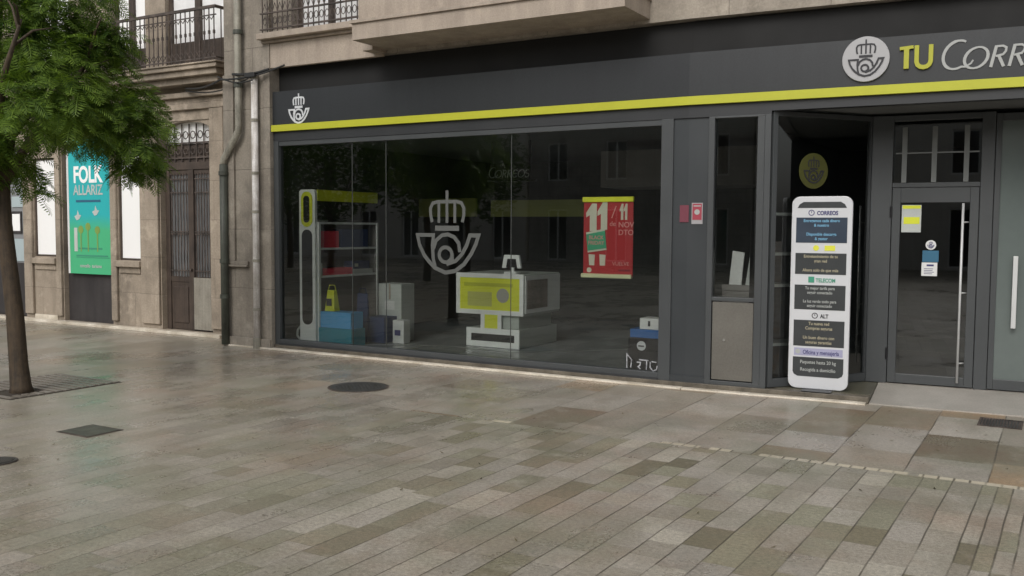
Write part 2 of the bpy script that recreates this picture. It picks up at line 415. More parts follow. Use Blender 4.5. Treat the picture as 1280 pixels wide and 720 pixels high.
def emblem(mb, cx, cz, s, y, w=1., th=.003, T=None):
    """post horn under a crown; s = overall height"""
    k = s/630.
    P = lambda L: [(cx+(a-302)*k*1.10, cz+(345-b)*k) for a, b in L]
    st = lambda L, ww, **kw: mb.stroke(P(L), ww*k*w, y, th, T, **kw)
    st([(302, 35), (302, 112)], 24)
    st([(180, 270), (168, 215), (166, 165), (186, 128), (225, 118), (380, 118), (418, 128), (438, 165), (438, 215), (426, 270)], 26)
    for xx in (236, 302, 366): st([(xx, 120), (xx, 275)], 24)
    st([(205, 315), (400, 315)], 38)
    # bell mouth, outer horn curve and tip
    st([(150, 560), (112, 515), (75, 440), (58, 366), (192, 366), (183, 440), (190, 540), (205, 600)], 28)
    st([(112, 515), (150, 560), (205, 612), (290, 645), (372, 630), (440, 580), (500, 500), (535, 430), (556, 366), (488, 366), (462, 440), (425, 505)], 30)
    st([(192, 470), (215, 405), (262, 368), (310, 360), (362, 380), (398, 425), (408, 490)], 28)
    st([(425, 505), (375, 556), (300, 582)], 28); st([(292+52*math.cos(i*PI/9), 512+56*math.sin(i*PI/9)) for i in range(18)], 27, closed=True); st([(346, 500), (350, 556)], 24)

def wall_open(mb, u0, u1, z0, z1, y, ops, depth=.28, T=None):
    """front sheet with openings and their reveals"""
    us = sorted({u0, u1, *[a for o in ops for a in o[:2]]}); zs = sorted({z0, z1, *[a for o in ops for a in o[2:]]})
    for a, b in zip(us, us[1:]):
        for c, d in zip(zs, zs[1:]):
            if any(o[0] <= (a+b)/2 <= o[1] and o[2] <= (c+d)/2 <= o[3] for o in ops): continue
            mb.add([(a, y, c), (b, y, c), (b, y, d), (a, y, d)], [(0, 1, 2, 3)], T)
    for a, b, c, d in ops:
        mb.add([(a, y, c), (a, y+depth, c), (a, y+depth, d), (a, y, d)], [(0, 1, 2, 3)], T)
        mb.add([(b, y, c), (b, y+depth, c), (b, y+depth, d), (b, y, d)], [(3, 2, 1, 0)], T)
        mb.add([(a, y, d), (b, y, d), (b, y+depth, d), (a, y+depth, d)], [(0, 1, 2, 3)], T)
        mb.add([(a, y, c), (b, y, c), (b, y+depth, c), (a, y+depth, c)], [(3, 2, 1, 0)], T)

def rframe(mb, x0, x1, z0, z1, w, y0, y1, T=None, wb=None, wt=None):
    wb = w if wb is None else wb; wt = w if wt is None else wt
    mb.box(x0, x0+w, y0, y1, z0, z1, T); mb.box(x1-w, x1, y0, y1, z0, z1, T)
    mb.box(x0+w, x1-w, y0, y1, z0, z0+wb, T); mb.box(x0+w, x1-w, y0, y1, z1-wt, z1, T)

# ================================================================== SETTING
g = MB(); g.add([(-150, -150, 0), (150, -150, 0), (150, 150, 0), (-150, 150, 0)], [(0, 1, 2, 3)])
tagp(build('paved_ground', g, 'paving'), kind='structure')

# ================================================================== SHOP BUILDING
shop = thing('shop_building', 'granite building with a wide dark grey postal shop front and yellow stripe', 'building')
# upper wall + pier
mb = MB()
wall_open(mb, .0, LA+.01, 4.03, 9.2, 0., [(.35, 1.55, 4.46, 6.9), (2.9, 4.3, 5.2, 7.2)], .3)
mb.box(-.0, LA, .12, .4, 4.025, 4.06)
mb.add([(0, 0, 4.03), (LA, 0, 4.03), (LA, .2, 4.03), (0, .2, 4.03)], [(0, 1, 2, 3)])
wall_open(mb, 0., 7., 4.03, 9.2, 0., [(1.0, 2.2, 4.7, 7.2), (4., 5.2, 4.7, 7.2)], .3, BinA)
mb.add([(0, 0, 4.031), (7, 0, 4.031), (7, .2, 4.031), (0, .2, 4.031)], [(0, 1, 2, 3)], BinA)
mb.box(0., LA, 8., 8.2, 0, 9.2); mb.box(LA, 13, 8., 8.2, 0, 9.2); mb.box(12.9, 13.1, .75, 8., 0, 9.2)
mb.box(-.9, 13, .5, 8.1, 9.2, 9.4)
build('wall', mb, 'stone_shop', shop)
mb = MB()
mb.box(-.93, -.13, -.05, .9, 0, 9.2)
mb.box(-.13, -.004, -.075, .9, 0, 9.2)
mb.box(-.93, -.46, -.11, -.05, 1.17, 1.20); mb.box(-.93, -.46, -.085, -.05, 1.20, 1.255)
mb.box(-.93, -.72, -.085, -.05, 1.255, 3.95)
mb.box(-.97, -.02, -.10, -.076, 0, .14)
build('pier', mb, 'stone_pier', shop, bev=.006)
for (a, b, c, d, T) in ((.35, 1.55, 4.46, 6.9, None), (2.9, 4.3, 5.2, 7.2, None), (1., 2.2, 4.7, 7.2, BinA), (4., 5.2, 4.7, 7.2, BinA)):
    m1 = MB(); rframe(m1, a, b, c, d, .07, .14, .2, T); m1.box((a+b)/2-.04, (a+b)/2+.04, .13, .2, c+.07, d-.07, T)
    w = build('window', m1, 'wood', shop)
    m2 = MB(); m2.box(a+.05, b-.05, .17, .18, c+.05, d-.05, T); build('pane', m2, 'curtain', w)
# lintel band, cornice, ledge
mb = MB()
mb.box(-.004, 2.0, -.06, -.001, 3.985, 4.33); mb.box(-.13, 2.0, -.11, -.002, 4.33, 4.37)
mb.box(-.13, 2.0, -.20, -.002, 4.37, 4.455)
mb.box(1.86, 2.03, -.30, -.003, 4.02, 4.33)
build('cornice', mb, 'soffit', shop, bev=.008)
mb = MB()
mb.box(2.03, 5.69, -.70, -.002, 4.07, 4.27); mb.box(2.01, 5.71, -.73, -.002, 4.27, 4.31)
mb.box(2.08, 5.64, -.64, -.002, 4.31, 5.35); mb.box(3.92, 3.925, -.702, -.5, 4.07, 4.27)
build('projecting_bay', mb, 'soffit', shop, bev=.01)
# small balcony railing left of the bay
b1 = build('balcony_railing', MB().box(-.10, 2.0, -.16, -.12, 5.40, 5.44).box(-.10, 2.0, -.155, -.125, 4.72, 4.74).box(-.10, 2.0, -.155, -.125, 4.50, 4.52), 'iron', shop)
mb = MB()
for i in range(22):
    x = -.06+i*.095
    mb.tube([(x, -.14, 4.46), (x, -.14, 5.41)], .009, 6)
    if i < 21:
        c = x+.0475
        mb.tube([(c+.034*math.cos(t), -.14, 4.62+.05*math.sin(t)) for t in [k*PI/4 for k in range(9)]], .006, 5)
        mb.tube([(x, -.14, 4.74), (c, -.14, 4.86), (x+.095, -.14, 4.74)], .006, 5)
build('baluster', mb, 'iron', b1)
# fascia
mb = MB()
mb.box(0, LA+.003, -.02, .11, 3.192, 3.66); mb.box(-.0, 7., -.02, .11, 3.192, 3.66, BinA)
fas = build('fascia', mb, 'fascia', shop)
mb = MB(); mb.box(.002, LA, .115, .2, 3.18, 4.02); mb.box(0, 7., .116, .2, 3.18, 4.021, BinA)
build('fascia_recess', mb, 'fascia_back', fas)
mb = MB(); mb.box(0, LA+.004, -.055, .105, 3.10, 3.19); mb.box(0, 7., -.055, .105, 3.10, 3.19, BinA)
build('stripe', mb, 'stripe', fas, label='bright yellow stripe along the foot of the fascia')
mb = MB(); mb.box(.0, LA+.002, -.01, .12, 2.965, 3.098); mb.box(-.0, .886, -.01, .12, 2.965, 3.098, BinA)
mb.box(.886, 7., -.01, .12, 3.0, 3.098, BinA)
build('header', mb, 'frame_dark', shop)
mb = MB(); emblem(mb, .497, 3.402, .42, -.0205, 1.25, .004)
build('emblem', mb, 'letter_bright', fas, label='white horn and crown emblem at the left end of the fascia')
d = build('emblem_disc', MB().disc(1.797, 3.455, .222, -.05, -.0205), 'disc_white', shop, F=FB, bev=.004, label='round pale emblem disc on the fascia')
mb = MB(); emblem(mb, 1.797, 3.465, .37, -.0505, 1.05, .003)
build('emblem', mb, 'dark_print', d, FB)
# TU
mb = MB()
mb.stroke([(2.108, 3.532), (2.232, 3.540)], .030, -.02, .03); mb.stroke([(2.170, 3.535), (2.170, 3.335)], .046, -.02, .03)
mb.stroke([(2.262, 3.552), (2.262, 3.395), (2.272, 3.365), (2.295, 3.345), (2.325, 3.339), (2.355, 3.345), (2.378, 3.365), (2.388, 3.395), (2.388, 3.552)], .040, -.02, .03)
lt = build('lettering', mb, 'tu_yellow', fas, FB, label='yellow TU letters')
def arc(cx, cz, rx, rz, a0, a1, n=16, sh=0.): return [(cx+rx*math.cos(R(a0+(a1-a0)*i/n))+sh*rz*math.sin(R(a0+(a1-a0)*i/n)), cz+rz*math.sin(R(a0+(a1-a0)*i/n))) for i in range(n+1)]
def correos(mb, x, z, h, y, th):
    """italic small-capital word with a swash C looping into the O; h = height of the small capitals"""
    sh = .22; w = h*.105
    def lw(k): return [w*v for v in k]
    c = arc(x+.72*h, z+.66*h, .56*h, .64*h, 62, 300, 20, sh*.8)
    tail = [(x+1.10*h, z+.10*h), (x+1.32*h, z+.24*h), (x+1.40*h, z+.38*h)]
    mb.stroke(c+tail, lw([.9]*4+[1.25]*12+[.9]*5+[.8, .7, .6]), y, th)
    o = arc(x+1.52*h, z+.47*h, .47*h, .47*h, 0, 360, 24, sh); mb.stroke(o[:-1], lw([.75+.5*abs(math.cos(R(i*15))) for i in range(24)]), y, th, closed=True)
    def Rr(x0):
        s = lambda a, b: (x0+a*h+sh*b*h, z+b*h)
        mb.stroke([s(0, 0), s(0, .95)], w*1.25, y, th)
        mb.stroke([s(0, .92), s(.28, .92), s(.42, .84), s(.44, .68), s(.36, .54), s(.08, .48)], w*.9, y, th)
        mb.stroke([s(.20, .50), s(.52, 0)], w*1.25, y, th)
    Rr(x+2.12*h); Rr(x+2.86*h)
    e = arc(x+4.0*h, z+.47*h, .36*h, .47*h, 50, 315, 16, sh); mb.stroke(e, w*1.1, y, th)
    mb.stroke([(x+3.68*h, z+.50*h), (x+4.22*h, z+.50*h)], w*.9, y, th)
    o = arc(x+4.92*h, z+.47*h, .45*h, .47*h, 0, 360, 24, sh); mb.stroke(o[:-1], w, y, th, closed=True)
    s1 = arc(x+5.78*h, z+.70*h, .22*h, .23*h, 40, 270, 10, sh)+arc(x+5.74*h, z+.24*h, .24*h, .24*h, 85, -150, 10, sh); mb.stroke(s1, w, y, th)
mb = MB(); correos(mb, 2.465, 3.300, .208, -.02, .010)
build('lettering', mb, 'letter_white', fas, FB, label='white italic company name in small capitals')

# base
mb = MB(); mb.box(.0, LA+.004, -.03, .14, 0, .07); mb.box(0., 1.92, -.03, .10, 0, .07, BinA)
build('plinth', mb, 'plinth', shop, bev=.006)
mb = MB(); mb.box(-.95, 6.16, -.13, -.032, 0, .022); mb.box(.0, 1.9, -.13, -.032, 0, .020, BinA)
tagp(build('kerb_strip', mb, 'kerb', bev=.005), kind='structure')

# ---- big window
win = build('shop_window', MB().box(.0, .09, -.012, .10, .07, 2.965).box(5.85, 5.99, -.012, .10, .07, 2.965).box(.09, 5.85, -.012, .10, .07, .15).box(.09, 5.85, .0, .10, 2.90, 2.965), 'frame', shop, bev=.004)
mb = MB(); mb.box(.09, 5.85, -.03, -.0125, .07, .092); build('sill', mb, 'frame_dark', win)
for a, b in ((.09, 1.40), (1.404, 1.976), (1.98, 3.90), (3.904, 5.85)):
    m1 = MB(); m1.add([(a, .04, .15), (b, .04, .15), (b, .04, 2.90), (a, .04, 2.90)], [(0, 1, 2, 3)]); build('pane', m1, 'glass', win, fix=False)
sil = simple('silicone', (.075, .08, .078), .5)
for x in (1.402, 1.978, 3.902): build('silicone_joint', MB().box(x-.003, x+.003, .034, .046, .15, 2.90), sil, win)
mb = MB(); emblem(mb, 2.955, 1.70, 1.08, .036, 1.0, .0012)
build('emblem', mb, simple('etched_vinyl', (.10, .105, .10), .6), win, label='large grey horn and crown sticker on the window glass')

# ---- pillar
mb = MB(); mb.box(5.99, LA+.0, .012, .12, .14, 2.965); mb.box(-.0, .225, .012, .12, .14, 2.965, BinA)
mb.box(5.99, LA, -.005, .12, .07, .14); mb.box(0, .225, -.005, .12, .07, .14, BinA)
pil = build('pillar_panel', mb, 'pillar', shop)
# ---- side window and cabinet
mb = MB(); rframe(mb, .225, .885, .07, 2.965, .065, -.012, .11, None, .045, .02); mb.box(.745, .82, -.011, .109, .115, 2.945)
mb.box(.29, .745, -.012, .11, .985, 1.025)
sw = build('side_window', mb, 'frame', shop, FB, bev=.004)
build('pane', MB().add([(.29, .05, 1.025), (.745, .05, 1.025), (.745, .05, 2.945), (.29, .05, 2.945)], [(0, 1, 2, 3)]), 'glass', sw, FB, fix=False)
cab = build('cabinet_door', MB().box(.298, .74, .004, .03, .125, .975), 'cabinet', shop, FB, bev=.004, label='beige grey metal cabinet door under the narrow window')
lk = MB(); lk.disc(.433, .562, .014, -.008, .004, 16); build('lock', lk, 'steel', cab, FB)
# ---- porch
dg = Vector((1.787-.886, 1.0, 0)); dl = dg.length; dang = math.atan2(dg.y, dg.x)
FD = FB @ Matrix.Translation((.886, .03, 0)) @ Matrix.Rotation(dang, 4, 'Z')
mb = MB(); rframe(mb, 0, dl, .08, 3.0, .055, -.03, .03, None, .09, .05)
eg = build('entrance_glazing', mb, 'frame', shop, FD, bev=.003)
build('pane', MB().add([(.055, 0, .17), (dl-.055, 0, .17), (dl-.055, 0, 2.95), (.055, 0, 2.95)], [(0, 1, 2, 3)]), 'glass', eg, FD, fix=False)
mb = MB(); mb.disc(.545, 2.39, .19, -.004, -.001, 36)
yd = build('sticker', mb, simple('dim_yellow_film', (.06, .062, .010), .6), eg, FD, label='round dim yellow emblem sticker on the angled glass')
mb = MB(); emblem(mb, .545, 2.40, .29, -.0045, 1.1, .001); build('emblem', mb, 'dark_print', yd, FD)
# door wall (plane y = 1.0)
Y = 1.0
mb = MB()
mb.box(1.787, 2.0, Y-.03, Y+.06, .08, 3.0); mb.box(2.86, 2.985, Y-.03, Y+.06, .08, 3.0)
mb.box(2.0, 2.86, Y-.02, Y+.06, 2.225, 2.275); mb.box(2.0, 2.86, Y-.02, Y+.06, 2.94, 3.0)
fr = build('door_frame', mb, 'frame', shop, FB, bev=.004)
build('pane', MB().add([(2.0, Y+.02, 2.275), (2.86, Y+.02, 2.275), (2.86, Y+.02, 2.94), (2.0, Y+.02, 2.94)], [(0, 1, 2, 3)]), 'glass_dark', fr, FB, fix=False)
mb = MB()
for x in (2.115, 2.41, 2.72): mb.box(x-.025, x+.025, Y-.03, Y-.0, 2.277, 2.87)
mb.box(2.03, 2.84, Y-.024, Y-.004, 2.585, 2.60)
build('transom_bars', mb, simple('pale_bar_paint', (.16, .17, .165), .45), fr, FB)
mb = MB(); rframe(mb, 2.006, 2.854, .09, 2.22, .085, Y-.025, Y+.03, None, .10, .16)
door = build('entrance_door', mb, 'frame', shop, FB, bev=.004)
build('pane', MB().add([(2.09, Y+.01, .19), (2.77, Y+.01, .19), (2.77, Y+.01, 2.06), (2.09, Y+.01, 2.06)], [(0, 1, 2, 3)]), 'glass_dark', door, FB, fix=False)
mb = MB(); mb.tube([(2.706, Y-.08, .14), (2.706, Y-.08, 2.05)], .0125, 10)
for z in (.35, 1.1, 1.85): mb.tube([(2.706, Y-.08, z), (2.76, Y-.02, z)], .008, 8)
build('handle', mb, 'alu', door, FB, smooth=True, label='long steel pull bar')
for z in (.35, 1.9): build('hinge', MB().tube([(1.998, Y-.04, z), (1.998, Y-.04, z+.12)], .013, 8), 'black', door, FB)
nb = build('notice', MB().box(2.105, 2.30, Y-.004, Y-.001, 1.74, 2.035), 'pale_bag', door, FB, label='yellow and white notice in the upper corner of the door')
build('print', MB().box(2.112, 2.293, Y-.006, Y-.004, 1.995, 2.030), 'yellow_bag', nb, FB); build('print', MB().box(2.125, 2.285, Y-.0061, Y-.004, 1.83, 1.905), 'yellow_bag', nb, FB)
mb = MB(); mb.disc(2.405, 1.605, .052, Y-.006, Y-.001, 24); nd = build('notice', mb, 'white_box', door, FB, label='round white sticker above a blue notice')
mb = MB(); emblem(mb, 2.405, 1.607, .075, Y-.0062, 1.3, .0006); build('emblem', mb, 'txt_navy', nd, FB)
build('notice', MB().box(2.325, 2.485, Y-.004, Y-.001, 1.42, 1.545), 'teal_notice', door, FB, label='blue notice on the door glass')
nn = build('notice', MB().box(2.32, 2.475, Y-.004, Y-.001, 1.27, 1.415), 'white_box', door, FB, label='white opening hours notice on the door glass')
mb = MB(); mb.box(2.37, 2.44, Y-.005, Y-.004, 1.375, 1.395)
for i in range(4): mb.box(2.345, 2.345+random.uniform(.08, .11), Y-.005, Y-.004, 1.345-i*.018, 1.351-i*.018)
build('print', mb, 'txt_navy', nn, FB)
# right hand leaf, pale sky reflection painted into its pane
mb = MB(); rframe(mb, 2.99, 4.3, .09, 2.98, .055, Y-.02, Y+.03, None, .11, .08)
d2 = build('glazed_leaf', mb, 'frame', shop, FB, bev=.004)
build('pane', MB().box(3.045, 4.245, Y, Y+.01, .20, 2.90), 'pale_reflection', d2, FB, label='greenish glass pane with its pale reflection painted in')
mb = MB(); mb.box(3.19, 3.235, Y-.075, Y-.055, .75, 1.50); mb.box(3.205, 3.225, Y-.055, Y, .82, .84); mb.box(3.205, 3.225, Y-.055, Y, 1.41, 1.43)
build('handle', mb, 'alu', d2, FB, bev=.004)
build('porch_wall', MB().box(4.3, 7.0, -.01, 1.1, .0, 3.0), 'pillar', shop, FB)
# floors
mb = MB(); mb.flat([(.886, .10), (1.92, .10), (1.92, .97), (1.787, .97)], .0, .075)
build('porch_floor', mb, 'porch', shop, FB)
mb = MB(); mb.add([(1.925, -.03, .012), (4.3, -.03, .012), (4.3, Y+.05, .082), (1.925, Y+.05, .082), (1.925, -.03, -.02), (4.3, -.03, -.02), (4.3, Y+.05, -.02), (1.925, Y+.05, -.02)], [(0, 1, 2, 3), (0, 4, 5, 1), (0, 3, 7, 4), (2, 6, 7, 3), (1, 5, 6, 2)])
build('entrance_ramp', mb, 'ramp', shop, FB)
# interior shell
bp = lambda x, y: tuple((BinA @ Vector((x, y, 0)))[:2])
fl = [(.0, .10), (LA, .10), bp(.886, .10), bp(1.787, 1.06), bp(4.3, 1.06), bp(4.3, 7.), (0., 7.5)]
n = NT('dark_shop_floor'); o_ = n.obj()
fm = n.done(n.pbr(n.mix(n.noise(o_, 1.5, 4.), (.30, .32, .32), (.23, .25, .25)), n.math('ADD', .16, n.math('MULTIPLY', n.noise(o_, 6., 3.), .12)), spec=.5))
mb = MB(); mb.flat(fl, .0, .085); build('floor', mb, fm, shop)
mb = MB(); mb.stroke([(1.2, .5), (1.7, .85), (2.4, 1.05), (3.3, 1.0), (3.9, 1.35), (4.6, 2.2), (5.8, 3.2)], .07, 0, .001)
mb.v = [Vector((v.x, v.z, .0865-v.y)) for v in mb.v]
build('floor_inlay', mb, simple('pale_inlay', (.26, .28, .27), .35), shop)
ce = [(-.0, .12), (LA, .12), bp(7., .12), bp(7., 7.), (0., 7.5)]
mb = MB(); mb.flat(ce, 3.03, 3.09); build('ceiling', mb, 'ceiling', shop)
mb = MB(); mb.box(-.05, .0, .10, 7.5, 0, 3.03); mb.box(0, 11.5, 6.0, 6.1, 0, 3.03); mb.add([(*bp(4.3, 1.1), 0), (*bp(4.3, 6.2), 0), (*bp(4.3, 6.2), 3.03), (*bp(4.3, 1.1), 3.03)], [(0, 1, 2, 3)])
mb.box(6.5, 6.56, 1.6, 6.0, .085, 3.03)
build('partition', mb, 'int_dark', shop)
mb = MB(); mb.box(.02, 1.2, 3.45, 3.5, 1.95, 2.26); mb.box(1.5, 3.3, 3.45, 3.5, 1.95, 2.22)
build('wall_band', mb, 'int_band', shop)
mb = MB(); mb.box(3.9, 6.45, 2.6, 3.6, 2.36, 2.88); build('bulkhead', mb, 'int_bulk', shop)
mb = MB(); correos(mb, 2.35, 2.50, .115, 2.0, .006)
iw = build('hanging_letters', mb, simple('dim_letter', (.34, .36, .35), .6), shop, label='dim company name hung inside the window')
mb = MB(); mb.box(2.33, 3.15, 2.0, 2.03, 2.44, 2.46); mb.box(2.4, 2.41, 2.01, 2.02, 2.46, 3.03); mb.box(3.05, 3.06, 2.01, 2.02, 2.46, 3.03); build('rail', mb, 'black', iw)

# ================================================================== THINGS INSIDE THE SHOP
# display shelf
ds = thing('display_shelf', 'white framed display shelf with yellow header behind the left end of the window', 'shelf', loc=(.43, .9, .085))
mb = MB(); c_ = []
def rrect(x0, x1, z0, z1, r, n=6):
    pts = []
    for cx, cz, a in ((x1-r, z1-r, 0), (x0+r, z1-r, 90), (x0+r, z0+r, 180), (x1-r, z0+r, 270)):
        for i in range(n+1):
            t = R(a+90*i/n); pts.append((cx+r*math.cos(t), cz+r*math.sin(t)))
    return pts
mb.prism(rrect(.28, .58, .087, 2.29, .05), .20, .25); build('end_panel', mb, 'white', ds, bev=.004)
mb = MB(); mb.prism(rrect(.335, .525, .36, 1.72, .09), .190, .199); build('inset', mb, 'black', ds)
mb = MB(); mb.prism(rrect(.325, .535, 1.76, 2.26, .10), .190, .199); hp = build('header_badge', mb, 'yellow_bag', ds)
mb = MB(); mb.prism(rrect(.375, .485, 1.82, 2.20, .05), .184, .1898); build('badge_inset', mb, 'black', hp)
mb = MB(); mb.box(.26, .30, .25, 1.6, .087, 2.29); mb.box(.30, .57, 1.56, 1.6, .087, 2.29); mb.box(.30, .57, .25, 1.56, 2.25, 2.29); build('back_panel', mb, 'int_bulk', ds)
mb = MB(); mb.box(.571, .585, .252, 1.60, 2.13, 2.288); build('header', mb, 'yellow_bag', ds, label='yellow header strip')
build('header_lower', MB().box(.57, .583, .252, 1.60, 1.86, 2.129), 'black', ds)
for z in (1.82, 1.45, 1.05, .16):
    build('shelf_board', MB().box(.30, .585, .252, 1.60, z-.02, z+.01), 'white', ds)
build('upright', MB().box(.575, .605, .25, .29, .087, 1.83), 'white', ds); build('upright', MB().box(.575, .595, 1.57, 1.60, .087, 1.83), 'white', ds)
mb = MB(); mb.tube([(.26, .23, .13), (.20, .23, .18), (.21, .23, .27), (.27, .23, .33)], .016, 8); build('bracket', mb, 'pale_bag', ds)
def item(name, label, cat, mb, mat, F=None, bev=.004, group=None, **kw):
    return tagp(build(name, mb, mat, None, F, bev, **kw), label, cat, group)
item('folded_parcel', 'red parcel on the top shelf board of the display shelf', 'parcel', MB().box(.34, .57, .32, .72, 1.461, 1.70), 'red_goods')
item('folded_parcel', 'dark navy parcel beside the red one on the upper shelf board', 'parcel', MB().box(.34, .56, .78, 1.4, 1.461, 1.73), 'navy')
item('folded_parcel', 'flat red parcel on the middle shelf board of the display shelf', 'parcel', MB().box(.34, .57, .38, 1.02, 1.061, 1.16), 'red_goods')
item('folded_parcel', 'flat pale grey parcel at the back of the middle shelf board', 'parcel', MB().box(.34, .57, 1.06, 1.50, 1.061, 1.13), 'pale_bag')
item('carton', 'teal carton standing on the shop floor under the light blue one', 'box', MB().box(.62, 1.22, .22, .52, .087, .33), 'teal_box')
item('carton', 'light blue carton stacked on the teal one by the window', 'box', MB().box(.64, 1.20, .23, .50, .332, .56), 'blue_box')
item('carton', 'navy carton on the floor right of the blue cartons', 'box', MB().box(1.02, 1.34, .80, 1.15, .087, .46), 'navy')
def bag(u0, u1, y0, y1, z0, z1, taper=.03):
    mb = MB(); mb.add([(u0, y0, z0), (u1, y0, z0), (u1, y1, z0), (u0, y1, z0), (u0+taper, y0+taper, z1), (u1-taper, y0+taper, z1*.985+z0*.015), (u1-taper, y1-taper, z1), (u0+taper, y1-taper, z1)],
       [(0, 3, 2, 1), (4, 5, 6, 7), (0, 1, 5, 4), (1, 2, 6, 5), (2, 3, 7, 6), (3, 0, 4, 7)])
    c = (u0+u1)/2; mb.tube([(c-.07, (y0+y1)/2, z1-.01), (c-.05, (y0+y1)/2, z1+.07), (c+.05, (y0+y1)/2, z1+.07), (c+.07, (y0+y1)/2, z1-.01)], .006, 6)
    return mb
yb = item('envelope_bag', 'yellow padded bag standing on the light blue carton', 'bag', bag(.66, .84, .30, .42, .562, .86), 'yellow_bag')
build('print', MB().box(.705, .79, .285, .299, .64, .74), 'dark_print', yb)
tb = item('carton', 'tall pale grey carton on the floor right of the shelf', 'box', MB().box(1.00, 1.42, 1.10, 1.42, .087, .93), 'pale_bag')
build('label', MB().box(1.12, 1.30, 1.093, 1.0995, .55, .68), 'white_box', tb); build('tape', MB().box(1.195, 1.225, 1.0935, 1.0998, .70, .93), 'soffit', tb)
wb_ = item('carton', 'small white carton right of the tall pale one', 'box', MB().box(1.40, 1.60, .92, 1.07, .087, .42), 'white_box')
build('label', MB().box(1.44, 1.54, .913, .9195, .20, .28), 'txt_navy', wb_)
item('paper_bag', 'dark blue bag standing behind the blue cartons', 'bag', bag(.86, 1.10, .72, .80, .087, .80), 'navy')

for k, (u0, u1, y0, y1, z0, z1, mt, lab) in enumerate((
    (.36, .56, .30, .50, 1.831, 1.86, 'pale_bag', 'flat pale envelope pack on the top board of the display shelf, nearest the glass'),
    (.36, .57, .34, .60, .171, .42, 'white_box', 'white parcel on the lowest board of the display shelf, nearest the glass'),
    (.36, .57, .66, .98, .171, .50, 'blue_deep', 'blue parcel on the lowest board of the display shelf between two others'),
    (.36, .57, 1.04, 1.48, .171, .38, 'red_goods', 'red parcel at the back of the lowest board of the display shelf'),
    (.40, .57, 1.02, 1.42, 1.132, 1.25, 'navy', 'navy parcel on top of the flat grey one on the middle board'),
    (.36, .57, .30, .36, 1.061, 1.24, 'white_box', 'narrow white parcel at the front edge of the middle board'))):
    p_ = item('folded_parcel', lab, 'parcel', MB().box(u0, u1, y0, y1, z0, z1), mt)
    if y1-y0 > .15: build('label', MB().box(u1+.0005, u1+.003, y0+.05, y0+.13, z0+(z1-z0)*.3, z0+(z1-z0)*.7), 'poster_white' if mt != 'white_box' else 'txt_navy', p_)
# counter
ct = thing('service_counter', 'white and yellow island counter in the middle of the shop', 'counter', loc=(2.9, 1.9, .085))
mb = MB(); mb.box(2.27, 3.37, 1.30, 2.35, .55, 1.12); mb.box(2.74, 3.0, 1.31, 1.9, .35, .55)
mb.box(2.45, 3.31, 1.30, 2.4, .087, .35); mb.box(3.0, 3.27, 1.34, 2.3, .35, .55); build('body', mb, 'greypanel', ct, bev=.01)
mb = MB(); rframe(mb, 2.265, 3.375, .545, 1.125, .065, 1.275, 1.298); mb.box(2.68, 2.745, 1.276, 1.305, .352, .545); mb.box(2.96, 3.02, 1.276, 1.305, .352, .545)
rframe(mb, 2.445, 3.315, .088, .352, .08, 1.272, 1.297); build('front_frame', mb, 'white', ct, bev=.004)
mb = MB(); mb.box(2.33, 3.31, 1.286, 1.299, .61, 1.06); mb.box(2.745, 2.96, 1.286, 1.304, .353, .545)
yp = build('front_panel', mb, 'yellow', ct, label='yellow printed panel')
mb = MB(); mb.disc(3.04, .82, .10, 1.280, 1.2855, 30); build('print', mb, simple('grey_photo_print', (.38, .38, .34), .5), yp)
mb = MB(); mb.box(2.46, 2.86, 1.281, 1.2858, .66, .86); build('print', mb, simple('faded_yellow_print', (.52, .54, .12), .5), yp)
mb = MB(); mb.box(2.40, 3.2, 1.281, 1.2858, .94, .99); build('print', mb, simple('olive_print', (.50, .54, .02), .5), yp)
build('slot', MB().box(2.53, 3.235, 1.276, 1.296, .17, .27), 'black', ct)
mb = MB(); mb.box(3.371, 3.385, 1.32, 2.34, .58, 1.10); build('side_panel', mb, 'white', ct)
build('side_print', MB().box(3.386, 3.39, 1.36, 1.95, .64, 1.04), simple('dim_side_print', (.20, .17, .15), .6, 0., .9, 3.), ct)
mo = thing('screen', 'small white framed screen on a stalk standing on the yellow counter', 'screen', loc=(3.08, 1.45, 1.12))
mb = MB(); mb.prism([(2.94, 1.20), (2.975, 1.385), (3.215, 1.385), (3.25, 1.20), (3.19, 1.20), (3.165, 1.33), (3.03, 1.33), (3.005, 1.20)], 1.42, 1.46); build('screen_frame', mb, 'white', mo, bev=.004)
build('screen_panel', MB().box(3.012, 3.18, 1.425, 1.455, 1.215, 1.345), 'black', mo)
build('stand', MB().box(3.07, 3.12, 1.445, 1.475, 1.15, 1.24).box(3.0, 3.19, 1.38, 1.52, 1.122, 1.152), 'white', mo, bev=.004)

# poster in the window
po = thing('sale_poster', 'red 11/11 poster with green label hanging inside the window near its right end', 'poster', loc=(5.18, .10, 1.2))
build('sheet', MB().box(4.868, 5.492, .075, .085, 1.215, 2.105), 'red', po)
build('top_rail', MB().box(4.855, 5.498, .055, .095, 2.065, 2.125), 'yellow_bag', po, bev=.008)
build('bottom_rail', MB().box(4.845, 5.485, .05, .10, 1.185, 1.235), simple('pale_yellow_tube', (.60, .62, .40), .4), po, bev=.01)
mb = MB()
def one(mb, x, z, w, h, y=.075):
    mb.prism([(x+.35*w, z), (x+w, z), (x+w, z+h), (x+.55*w, z+h), (x, z+.66*h), (x, z+.5*h), (x+.35*w, z+.58*h)][::1], y-.004, y)
one(mb, 4.90, 1.73, .135, .32); one(mb, 5.045, 1.745, .125, .32)
one(mb, 5.325, 1.86, .045, .185); one(mb, 5.375, 1.86, .045, .185)
build('print', mb, 'poster_white', po, label='large pale figures 11 / 11')
